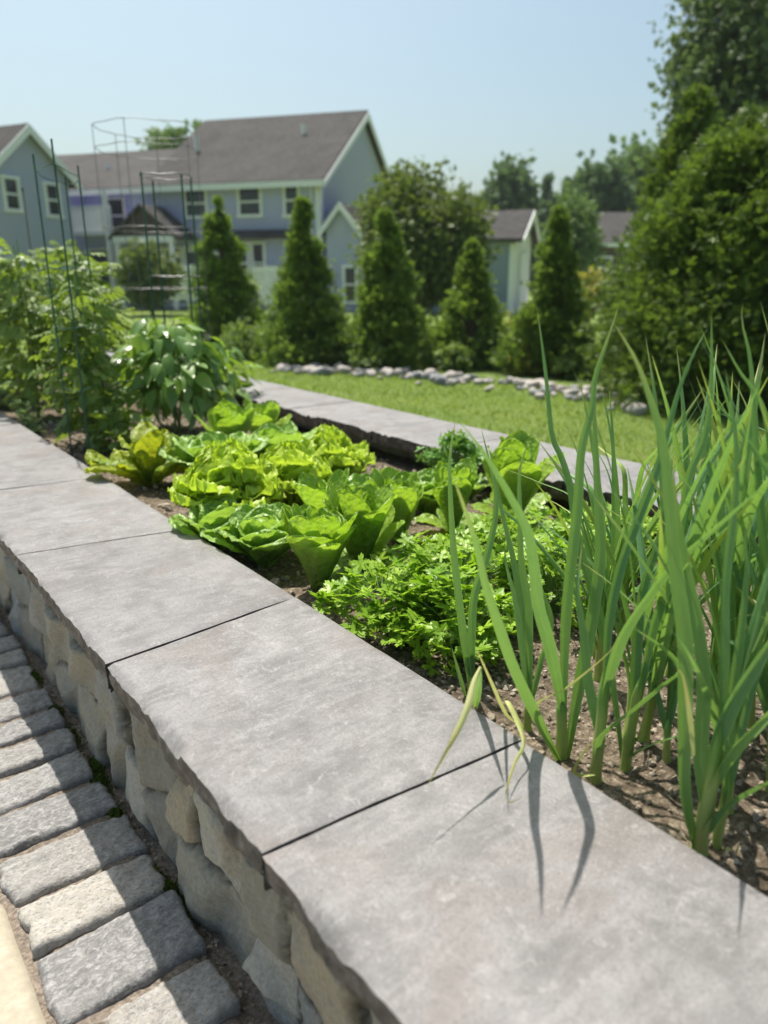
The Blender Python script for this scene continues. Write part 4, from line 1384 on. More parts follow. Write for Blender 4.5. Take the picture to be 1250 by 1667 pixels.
def build_veg():
    bz = SOIL_Z
    leafy('pepper_plant', 'bushy pepper plant with glossy dark leaves beside the tall lettuce', 'pepper plant', (1.50, 3.74, bz), 0.64, 0.29, 420, T_LANCE, (.07, .135), M['pepper'], M['stem'], 5, droop=0.55, low=.32)
    leafy('pepper_plant', 'smaller pepper plant hanging over the far coping', 'pepper plant', (1.98, 4.35, bz - .05), 0.46, 0.24, 170, T_LANCE, (.08, .13), M['pepper'], M['stem'], 4, droop=0.4, low=.3)
    leafy('pepper_plant', 'lighter green pepper plant just behind the glossy one', 'pepper plant', (1.86, 4.75, bz - .05), 0.50, 0.20, 150, T_LANCE, (.07, .12), M['weed'], M['stem'], 4, droop=0.3, low=.3)
    leafy('basil_plant', 'small leafy plant at the foot of the green cage', 'basil', (1.05, 3.40, bz), 0.26, 0.13, 90, T_OVAL, (.05, .08), M['tomato'], M['stem'], 4, droop=0.3, low=.2)
    leafy('tomato_plant', 'tomato plant inside the slim green cage by the near coping', 'tomato plant', (1.02, 3.66, bz), 0.80, 0.15, 260, T_TOMATO, (.065, .13), M['tomato'], M['stem'], 4, group='tomato plants', droop=.4)
    leafy('tomato_plant', 'tall yellow green tomato plant in the middle of the bed', 'tomato plant', (1.35, 4.55, bz), 1.0, 0.26, 380, T_TOMATO, (.065, .13), M['tomato'], M['stem'], 5, group='tomato plants', droop=.35)
    leafy('tomato_plant', 'dense tomato plant behind the slim green cage', 'tomato plant', (1.0, 4.6, bz), 0.98, 0.24, 380, T_TOMATO, (.065, .13), M['tomato'], M['stem'], 5, group='tomato plants', droop=.35)
    leafy('tomato_plant', 'tomato plant under the tall wire cage', 'tomato plant', (1.45, 5.5, bz), 1.08, 0.28, 380, T_TOMATO, (.065, .13), M['tomato'], M['stem'], 5, group='tomato plants', droop=.35)
    leafy('tomato_plant', 'tomato plant far back between cage and house', 'tomato plant', (0.95, 5.7, bz), 1.05, 0.28, 360, T_TOMATO, (.065, .13), M['tomato'], M['stem'], 5, group='tomato plants', droop=.35)
    leafy('fennel_plant', 'tall feathery light green plant at the left edge', 'herb', (0.86, 6.3, bz), 1.2, 0.26, 520, T_SPRAY, (.07, .14), M['feather'], M['pale_stem'], 6, droop=-0.3, low=.1)
    leafy('fennel_plant', 'pale feathery shrub low at the left edge above the coping', 'herb', (0.98, 5.15, bz), 0.36, 0.15, 260, T_SPRAY, (.05, .1), M['feather'], M['pale_stem'], 5, droop=-0.2, low=.1)
    leafy('fennel_plant', 'feathery plant standing behind the pale low shrub', 'herb', (1.15, 7.0, bz), 1.25, 0.32, 420, T_SPRAY, (.08, .16), M['feather'], M['pale_stem'], 6, droop=-0.2, low=.1)
    leafy('fennel_plant', 'light green feathery plant taller than the tomatoes, cut by the left edge', 'herb', (0.98, 5.75, bz), 1.1, 0.20, 560, T_SPRAY, (.05, .11), M['feather'], M['pale_stem'], 6, droop=-0.4, low=.1)
    leafy('weed', 'tiny weed seedling on the soil near the slim cage', 'weed', (0.86, 4.15, bz), 0.14, 0.06, 40, T_SPRAY, (.03, .06), M['feather'], M['stem'], 3, droop=0)
    leafy('tomato_plant', 'bushy tomato plant closing the far end of the bed', 'tomato plant', (1.75, 6.5, bz), 0.9, 0.32, 380, T_TOMATO, (.065, .13), M['tomato'], M['stem'], 5, group='tomato plants', droop=.35)


build_veg()


def cage(label, posts, z0, ztop, rings, r, mat_post, mat_ring, ring_r=None, name='tomato_cage'):
    base = np.mean([np.array([p[0], p[1], z0]) for p in posts], axis=0)
    root = thing(name, base, label, 'plant cage')
    for (x, y, zt) in posts:
        mb = MB()
        zs = np.linspace(z0 - 0.02, zt, 26)
        rr = r * (1 + 0.12 * (np.arange(26) % 2))
        tube(mb, np.stack([np.full(26, x), np.full(26, y), zs], -1), rr, 8)
        mb.build('stake', mat_post, root)
    c = np.array([base[0], base[1]])
    for zr in rings:
        mb = MB()
        n = len(posts)
        pts = []
        for i in range(n):
            a = np.array(posts[i][:2]); b = np.array(posts[(i + 1) % n][:2])
            for q in np.linspace(0, 1, 7)[:-1]:
                p = a + (b - a) * q
                bow = 0.03 * sin(pi * q)
                p = p + (p - c) / (np.linalg.norm(p - c) + 1e-6) * bow
                pts.append((p[0], p[1], zr + 0.004 * sin(q * 9)))
        pts.append(pts[0])
        tube(mb, pts, ring_r or r * 0.55, 6)
        mb.build('ring', mat_ring, root)
    return root


def build_cages():
    def P(px, py, D): return V(px, py, D)
    a = G(118, 744, SOIL_Z); b = G(149, 758, SOIL_Z); c = G(178, 720, SOIL_Z)
    d = np.array([a[0] + c[0] - b[0] + 0.02, a[1] + c[1] - b[1], 0])
    zt = 1.66
    cage('slim green tomato cage with four stakes beside the near coping', [(a[0], a[1], zt), (b[0], b[1], zt + .03), (c[0], c[1], zt), (d[0], d[1], zt - .02)], SOIL_Z, zt, [0.72, .98, 1.22, 1.60], 0.0036, M['wire_g'], M['wire_g'])
    e = G(266, 684, SOIL_Z)
    rt = np.array([CB, -SB]) * 0.21; bk = np.array([SB, CB]) * 0.2
    p0 = np.array([e[0], e[1]])
    cage('thick green tomato cage standing around the pepper plant', [(*(p0), 1.71), (*(p0 + rt), 1.70), (*(p0 + rt + bk), 1.70), (*(p0 + bk), 1.69)], SOIL_Z, 1.7, [0.8, 1.19, 1.70], 0.005, M['wire_g'], M['wire_s'], 0.003)
    # tall grey wire cage behind
    o = CW(-1.8, 6.3, 0)
    R = 0.42
    posts = []
    for ang in (0.2, 1.1, 1.9, 2.9, 3.9, 5.0):
        posts.append((o[0] + R * cos(ang), o[1] + R * sin(ang), 2.28))
    cage('tall grey wire cage rising above the house roofline', posts, SOIL_Z, 2.28, [2.275, 2.12, 1.55, 1.1, .7], 0.0026, M['wire_s'], M['wire_s'], 0.0028)
    # a single thin pole at the left
    q = CW(-2.35, 5.2, 0)
    t = thing('plant_stake', (q[0], q[1], SOIL_Z), 'thin grey plant stake left of the slim green cage', 'plant stake')
    mb = MB(); tube(mb, [(q[0], q[1], SOIL_Z - .02), (q[0], q[1], 1.1), (q[0], q[1], 1.72)], .006, 8); mb.build('pole', M['wire_s'], t)
    mb = MB(); tube(mb, [(q[0], q[1], 1.7205), (q[0], q[1], 1.74)], [.009, .007], 8); mb.build('cap', M['wire_g'], t)


build_cages()


# ------------------------------------------------------------------ trees and shrubs
def trunk_mb(b, h, r, limbs=8, spread=0.5, seed=0):
    rr = np.random.default_rng(seed)
    mb = MB()
    pl = spline([b, b + np.array([rr.normal() * .02 * h, rr.normal() * .02 * h, h * .5]), b + np.array([0, 0, h])], 12)
    tube(mb, pl, np.linspace(r, r * 0.2, 12), 8)
    for k in range(limbs):
        q = 0.25 + 0.7 * rr.random()
        s = pl[int(q * 11)]
        a = rr.random() * 6.28
        L = spread * (1.15 - q)
        e = s + np.array([cos(a) * L, sin(a) * L, L * (0.5 + 0.5 * rr.random())])
        tube(mb, spline([s, (s + e) / 2 + np.array([0, 0, -.05 * L]), e], 6), np.linspace(r * .4 * (1.2 - q), r * .1, 6), 6)
    return mb


def conifer(name, label, X, D, h, r, n, mat, leaf=0.09, group=None, clumps=160, power=0.85, base_z=-0.03, bottom=0.04, waist=0.35, cat='tree', squash=1.0, up=0.6, irregular=0.3, seed=1, low=0.82):
    b = CW(X, D, base_z)
    root = thing(name, b, label, cat, group)
    trunk_mb(b, h * 0.93, 0.028 * h, 14, r * 0.8, seed).build('trunk', M['bark'], root)
    mb = MB()
    hq = RNG.random(clumps) ** 1.35
    hq = bottom + (1 - bottom) * hq
    prof = np.clip((1 - hq) ** power, 0.0, 1) * np.interp(hq, [0, waist, 1], [low, 1.0, 1.25])
    az = RNG.random(clumps) * 6.28
    lump = 1 + irregular * fbm(np.cos(az) * 1.6 + seed, np.sin(az) * 1.6, hq * h * 1.1) + 0.10 * RNG.normal(size=clumps)
    rad = r * prof * lump * np.where(RNG.random(clumps) < 0.25, 0.55, 0.92)
    C = b + np.stack([np.cos(az) * rad, np.sin(az) * rad * squash, hq * h], -1)
    per = n // clumps
    k = np.repeat(np.arange(clumps), per)
    N = len(k)
    sig = 0.16 * r * (0.32 + 0.85 * (1 - hq[k]))
    P = C[k] + RNG.normal(size=(N, 3)) * sig[:, None] * np.array([1, 1, 0.85])
    P[:, 2] = np.maximum(P[:, 2], base_z + 0.04)
    outw = np.stack([np.cos(az[k]), np.sin(az[k]), np.zeros(N)], -1)
    d = norm(outw * 0.75 + np.array([0, 0, up]) + RNG.normal(size=(N, 3)) * 0.4)
    nn = rand_dir(N, 0.4)
    scatter(mb, T_SPRAY2, P, frames(d, nn), leaf * (0.6 + 0.8 * RNG.random(N)), rnd=np.clip(0.5 * RNG.random(N) + 0.5 * RNG.random(clumps)[k], 0, 1))
    # leader
    m = 60
    P = b + np.stack([RNG.normal(size=m) * .02 * r, RNG.normal(size=m) * .02 * r, h * (0.9 + 0.12 * RNG.random(m))], -1)
    scatter(mb, T_SPRAY2, P, frames(rand_dir(m, 1.6), rand_dir(m)), leaf * 0.9)
    mb.build('crown', mat, root)
    return root


def broadleaf(name, label, X, D, z0, h, rx, rz, n, mat, leaf=0.12, clumps=120, group=None, cat='tree', seed=1, T=None, base_z=-0.03, csig=0.17, gap=0.0, flat_bottom=0.3, hang=0.0, ry=None):
    b = CW(X, D, base_z)
    root = thing(name, b, label, cat, group)
    trunk_mb(b, max(z0 + rz * 0.9, 0.1), 0.02 * (z0 + rz * 2) + 0.01, 12, rx * 0.8, seed).build('trunk', M['bark'], root)
    c = b + np.array([0, 0, z0 + rz])
    dd = rand_dir(clumps)
    lump = 1 + 0.22 * fbm(dd[:, 0] * 2.2 + seed * 3, dd[:, 1] * 2.2, dd[:, 2] * 2.2) + 0.07 * RNG.normal(size=clumps)
    rr = lump * np.where(RNG.random(clumps) < 0.3, 0.55, 0.88)
    if gap:
        keep = fbm(dd[:, 0] * 2.0 + 5 + seed, dd[:, 1] * 2.0, dd[:, 2] * 2.0) > -0.35 * (1 - gap)
        dd, rr = dd[keep], rr[keep]
    m = len(dd)
    S = np.array([rx, ry or rx, rz])
    dz = dd.copy()
    dz[:, 2] = np.where(dz[:, 2] < 0, dz[:, 2] * (1 - flat_bottom), dz[:, 2])
    C = c + dz * rr[:, None] * S
    per = n // m
    k = np.repeat(np.arange(m), per)
    N = len(k)
    P = C[k] + RNG.normal(size=(N, 3)) * S * csig
    P[:, 2] = np.maximum(P[:, 2], base_z + 0.03)
    d = norm(dd[k] * 0.7 + RNG.normal(size=(N, 3)) * 0.7 + np.array([0, 0, -hang]))
    nn = norm(dd[k] * 0.6 + rand_dir(N, 0.8))
    mb = MB()
    scatter(mb, T or T_CLUMP, P, frames(d, nn), leaf * (0.6 + 0.8 * RNG.random(N)), rnd=np.clip(0.5 * RNG.random(N) + 0.5 * RNG.random(m)[k], 0, 1))
    mb.build('crown', mat, root)
    return root


def Xp(px, D):
    return (px - 625.0) / 1258.6 * D


def top_z(py, D, px=625):
    return float(V(px, py, D)[2])


def build_trees():
    row = 'young arborvitae row behind the rock border'
    for i, (px, D, top, r, lab) in enumerate([
            (362, 12.6, 330, .62, 'arborvitae in front of the house facade, leftmost of the row'),
            (497, 11.0, 335, .56, 'arborvitae at the corner of the house, narrow leader'),
            (628, 10.6, 352, .54, 'arborvitae before the dark blue gabled wing'),
            (768, 10.9, 405, .52, 'shorter arborvitae left of the shed wall'),
            (905, 9.9, 350, .50, 'dark arborvitae right of the shed beside the big evergreen')]):
        conifer('arborvitae', lab, Xp(px, D), D, top_z(top, D, px) + 0.06, r * 1.05, 13000, M['arb'], 0.082, row, 120, power=1.12, seed=i + 2, up=0.5, irregular=0.9, waist=.12)
    D = 7.6
    conifer('evergreen_tree', 'large dark cypress filling the right edge behind the garlic', Xp(1195, D), D, top_z(205, D, 1175) + .03, 1.32, 64000, M['bigcon'], 0.072, None, 300, power=0.62, seed=11, up=0.35, irregular=0.7, waist=.3, low=.55)
    D = 9.6
    conifer('evergreen_tree', 'narrow pointed cypress rising behind the large dark one', 3.62, D, top_z(150, D, 1140) + .03, 0.75, 14000, M['bigcon'], 0.075, None, 120, power=0.7, seed=21, up=0.5, irregular=0.6)
    D = 8.6
    conifer('evergreen_tree', 'second dark cypress cut by the right edge', Xp(1330, D), D, top_z(240, D, 1240), 1.25, 24000, M['bigcon'], 0.075, None, 240, power=0.55, seed=12, up=0.35, irregular=0.4)
    D = 21.0
    broadleaf('tall_tree', 'tall grey green tree towering above the cypress at the right', 10.1, D, 2.0, 12, 2.6, 3.5, 24000, M['tall'], 0.20, 200, seed=4, gap=0.35, csig=0.13)
    D = 19.0
    broadleaf('round_tree', 'dense round crowned tree beside the shed', 0.95, D, 0.45, 5, 1.42, 1.52, 22000, M['round'], 0.12, 240, seed=5, csig=0.15, flat_bottom=.25)
    D = 26.0
    broadleaf('dark_shrub', 'dark shrub by the porch left of the facade', Xp(243, D), D, 0.2, 3, 0.95, 1.0, 2600, M['round'], 0.18, 60, seed=6)
    D = 33.0
    broadleaf('leafy_tree', 'light green slender tree between shed and cypress', Xp(925, D), D, 0.4, 4, 1.0, 2.0, 4500, M['farlt'], 0.18, 90, seed=7)
    D = 20.0
    broadleaf('golden_bush', 'golden yellow bush between the arborvitae and the cypress', Xp(962, D), D, 0.05, 1.5, 0.55, 0.62, 1600, M['goldbush'], 0.12, 40, seed=8, cat='bush')
    D = 60.0
    broadleaf('distant_tree', 'hazy round treetop above the shed roof', 9.3, D, 2.6, 9, 1.9, 3.1, 4200, M['far'], 0.5, 90, seed=9)
    broadleaf('distant_tree', 'hazy treetop peeking over the low roof of the house', Xp(318, D) - .6, D, 5.5, 13, 2.2, 2.9, 4200, M['farlt'], 0.6, 90, seed=19)
    D = 70.0
    conifer('distant_spruce', 'pointed dark spruce far behind the arborvitae', 14.3, D, 9.4, 1.6, 3200, M['far'], 0.55, None, 80, power=.9, seed=10)
    broadleaf('distant_tree', 'rounded distant tree just right of the pointed spruce', 16.3, D, 2.5, 9, 2.2, 3.2, 4200, M['far'], 0.55, 90, seed=13)
    D = 52.0
    broadleaf('distant_tree', 'dark distant tree above the brown roofed building', 14.2, D, 1.5, 9, 1.8, 3.2, 4200, M['far'], 0.45, 90, seed=14)
    broadleaf('distant_tree', 'pale green distant tree touching the cypress', 17.6, D + 4, 2.0, 10, 3.0, 3.7, 5200, M['farlt'], 0.5, 100, seed=15)
    broadleaf('distant_tree', 'distant tree hidden mostly behind the cypress', Xp(1120, D + 8), D + 8, 2.0, 10, 3.6, 3.6, 4200, M['far'], 0.6, 90, seed=16)
    broadleaf('distant_tree', 'distant green tree behind the round crowned tree', Xp(640, 75), 75, 1.0, 10, 3.4, 4.1, 3200, M['far'], 0.7, 80, seed=17)
    # far tree line closing the horizon
    mb = MB()
    n = 9000
    X = RNG.uniform(-75, 75, n); D = 95 + 10 * RNG.random(n)
    hmax = 4.6 + 2.4 * fbm(X * 0.10, 3.0) + 0.9 * fbm(X * 0.5, 9.0)
    Z = hmax * RNG.random(n) ** 0.7
    P = np.stack([X * CB + D * SB, -X * SB + D * CB, Z], -1)
    scatter(mb, T_CLUMP, P, frames(rand_dir(n, .3), rand_dir(n, .5)), 1.6 + 1.2 * RNG.random(n))
    tag(mb.build('treeline', M['far']), 'far line of woodland along the horizon', 'woodland', None, 'stuff')
    # low bushes and weeds between the arborvitae
    labs = ['weedy bush behind the rocks left of the corner arborvitae', 'low bush between the first two arborvitae', 'pale weeds beside the corner arborvitae', 'loose bush left of the wing arborvitae', 'low weeds under the wing arborvitae', 'green bush between wing and shed arborvitae', 'small bush before the shed arborvitae', 'low pale plant behind the rocks near the shed', 'weedy clump left of the dark arborvitae', 'small weed clump right of the dark arborvitae', 'yellow green weeds on the far lawn edge', 'leafy clump at the left end of the rocks']
    for i, (px, py, D, r, m) in enumerate([(425, 600, 12.0, .32, 'weed'), (440, 560, 13, .5, 'weed'), (470, 600, 10.6, .2, 'feather'), (560, 590, 11.0, .38, 'weed'), (600, 612, 10.2, .22, 'weed'), (700, 600, 11.2, .36, 'weed'), (745, 615, 10.2, .2, 'weed'), (820, 610, 10.4, .3, 'weed'), (860, 620, 9.8, .2, 'goldbush'), (945, 630, 9.4, .22, 'weed'), (820, 560, 13, .35, 'goldbush'), (395, 590, 11.5, .35, 'weed')]):
        broadleaf('undergrowth_bush', labs[i], Xp(px, D), D, 0.0, .5, r, r * .8, 520, M[m], 0.07, 26, group='low bushes between the arborvitae', cat='bush', seed=30 + i, csig=.2)


build_trees()


# ------------------------------------------------------------------ rocks
def build_rocks():
    r = np.random.default_rng(5)
    protos = []
    ico = None
    bm_v = []
    # small subdivided sphere
    n1, n2 = 14, 9
    for k in range(6):
        th = np.linspace(0, pi, n2)[:, None]; ph = np.linspace(0, 2 * pi, n1, endpoint=False)[None]
        d = np.stack([np.sin(th) * np.cos(ph), np.sin(th) * np.sin(ph), np.cos(th) * np.ones_like(ph)], -1)
        dd = d * (1 + 0.28 * fbm(d[..., 0] * 1.4 + k * 7, d[..., 1] * 1.4, d[..., 2] * 1.4)[..., None])
        dd = np.clip(dd, -0.8 + 0.1 * r.random(), 0.78) * np.array([1.0, 0.75, 0.6])
        mb = MB()
        mb.add(dd.reshape(-1, 3), grid_faces(n1, n2, True))
        protos.append(mb)
    pl = [(440, 604), (520, 606), (600, 612), (700, 620), (800, 626), (900, 640), (980, 655), (1050, 668)]
    path = spline([G(x, y, -0.02) for x, y in pl], 200)
    first = {}
    kinds = [('grey rock in the border between lawn and arborvitae', 'rockg'), ('pale tan rock in the border between lawn and arborvitae', 'rock')]
    N = 190
    for i in range(N):
        c = path[int(RNG.integers(200))] + np.array([RNG.normal() * 0.2 + 0.16, RNG.normal() * 0.12, 0])
        sz = 0.045 + 0.085 * RNG.random() ** 2
        kd = 1 if RNG.random() < 0.68 else 0
        key = (int(RNG.integers(6)), kd)
        if key not in first:
            o = protos[key[0]].build('rock', M[kinds[kd][1]], None, smooth=True)
            first[key] = o
        else:
            o = first[key].copy(); COL.objects.link(o)
        o.location = (float(c[0]), float(c[1]), -0.03 + sz * 0.3)
        o.scale = (sz, sz, sz * 0.9)
        o.rotation_euler = (0.2 * RNG.normal(), 0.2 * RNG.normal(), RNG.random() * 6.28)
        tag(o, kinds[kd][0], 'rock', 'rocks along the lawn edge')


build_rocks()


# ------------------------------------------------------------------ buildings
class Frame:
    """local axes: x to the right along the facade, y away from the viewer"""
    def __init__(self, X, D, ang):
        self.o = CW(X, D, 0)
        c, s = cos(ang), sin(ang)
        self.x = CW(c, s, 0)
        self.y = CW(-s, c, 0)

    def __call__(self, v):
        v = np.asarray(v, float).reshape(-1, 3)
        return self.o + v[:, :1] * self.x + v[:, 1:2] * self.y + np.array([0, 0, 1.0]) * v[:, 2:]


def quad(mb, F, pts):
    mb.add(F(pts), [[0, 1, 2, 3]] if len(pts) == 4 else [[0, 1, 2]])


def thick(mb, F, pts, t):
    """a slab from a planar polygon, thickness t downwards"""
    p = np.asarray(pts, float)
    n = len(p)
    v = np.concatenate([p, p - np.array([0, 0, t])])
    w = F(v)
    faces = [list(range(n)), list(range(2 * n - 1, n - 1, -1))]
    for f in faces:
        mb.add(w[f], [list(range(n))])
    for i in range(n):
        j = (i + 1) % n
        mb.add(w[[i, i + n, j + n, j]], [[0, 1, 2, 3]])


def gable_x(F, root, x0, x1, y0, y1, zb, ze, zr, wallmat, over=0.35, rake=0.25, recess=None, roofmat=None, rooft=0.14):
    """block whose ridge runs along x; gables at x0 and x1"""
    mb = MB()
    ym = (y0 + y1) / 2
    if recess is None:
        quad(mb, F, [(x0, y0, zb), (x1, y0, zb), (x1, y0, ze), (x0, y0, ze)])
    else:
        a, b, za, zc, yr = recess
        for p, q, u, w in ((x0, a, zb, ze), (b, x1, zb, ze), (a, b, zb, za), (a, b, zc, ze)):
            quad(mb, F, [(p, y0, u), (q, y0, u), (q, y0, w), (p, y0, w)])
        quad(mb, F, [(a, yr, za), (b, yr, za), (b, yr, zc), (a, yr, zc)])
        quad(mb, F, [(a, y0, za), (a, yr, za), (a, yr, zc), (a, y0, zc)])
        quad(mb, F, [(b, yr, za), (b, y0, za), (b, y0, zc), (b, yr, zc)])
        quad(mb, F, [(a, y0, za), (b, y0, za), (b, yr, za), (a, yr, za)])
        quad(mb, F, [(a, yr, zc), (b, yr, zc), (b, y0, zc), (a, y0, zc)])
    quad(mb, F, [(x1, y1, zb), (x0, y1, zb), (x0, y1, ze), (x1, y1, ze)])
    for x, s in ((x0, -1), (x1, 1)):
        p = [(x, y0, zb), (x, y1, zb), (x, y1, ze), (x, ym, zr - .03), (x, y0, ze)]
        if s < 0: p = p[::-1]
        mb.add(F(p), [list(range(5))])
    mb.build('wall', wallmat, root, smooth=False)
    sl = (zr - ze) / (ym - y0)
    mb = MB()
    a, b = x0 - rake, x1 + rake
    zo = ze - over * sl
    thick(mb, F, [(a, y0 - over, zo + rooft), (b, y0 - over, zo + rooft), (b, ym, zr + rooft), (a, ym, zr + rooft)], rooft)
    thick(mb, F, [(b, y1 + over, zo + rooft), (a, y1 + over, zo + rooft), (a, ym, zr + rooft), (b, ym, zr + rooft)], rooft)
    roof = mb.build('roof', roofmat or M['shingle'], root, smooth=False)
    mb = MB()
    # eave gutter boards and rake boards
    for yy, s in ((y0 - over, -1), (y1 + over, 1)):
        box(mb, (a, min(yy, yy + s * .06), zo - .12), (b, max(yy, yy + s * .06), zo + .10), F)
    for x, s in ((a, -1), (b, 1)):
        for ya, yb in ((y0 - over, ym), (y1 + over, ym)):
            xa, xb = (x - .05, x - .003) if s < 0 else (x + .003, x + .05)
            p = np.array([(xa, ya, zo + .06), (xa, yb, zr + .06), (xa, yb, zr - .22), (xa, ya, zo - .16)])
            q = p.copy(); q[:, 0] = xb
            w = F(np.concatenate([p, q]))
            mb.add(w, [[0, 1, 2, 3], [7, 6, 5, 4], [0, 4, 5, 1], [3, 2, 6, 7], [0, 3, 7, 4], [1, 5, 6, 2]])
    mb.build('trim', M['white'], root, smooth=False)
    return roof


def window(F, root, cx, cz, w, h, y=0.0, face='y', muntin=True, name='window'):
    """set 3 mm proud of a wall; face 'y': wall facing -y at y; face 'x': wall facing +x at x=y"""
    fr = MB()
    def T(v):
        v = np.asarray(v, float)
        if face == 'y': return F(np.stack([v[:, 0], y - v[:, 1], v[:, 2]], -1))
        return F(np.stack([y + v[:, 1], v[:, 0], v[:, 2]], -1))
    b = 0.11
    x0, x1, z0, z1 = cx - w / 2, cx + w / 2, cz - h / 2, cz + h / 2
    box(fr, (x0 - b, .003, z0), (x0, .07, z1), T)
    box(fr, (x1, .003, z0), (x1 + b, .07, z1), T)
    box(fr, (x0 - b - .03, .003, z1), (x1 + b + .03, .08, z1 + b), T)
    box(fr, (x0 - b - .04, .003, z0 - b), (x1 + b + .04, .11, z0), T)
    if muntin:
        box(fr, (x0 + .002, .02, cz - .035), (x1 - .002, .055, cz + .035), T)
    o = fr.build(name, M['white'], root, smooth=False)
    pn = MB()
    box(pn, (x0 + .001, .003, z0 + .001), (x1 - .001, .018, z1 - .001), T)
    pn.build('pane', M['glass'], o, smooth=False)
    return o


def picket(F, x0, x1, y, z0, z1, label):
    root = thing('picket_fence', F([(x0, y, 0)])[0], label, 'fence')
    mb = MB()
    x = x0
    while x < x1:
        box(mb, (x, y - .012, z0), (x + .09, y + .012, z1), F)
        x += .115
    mb.build('pickets', M['white'], root, smooth=False)
    mb = MB()
    for z in (z0 + .2, z1 - .2):
        box(mb, (x0, y + .013, z), (x1, y + .05, z + .08), F)
    mb.build('rail', M['white'], root, smooth=False)
    return root


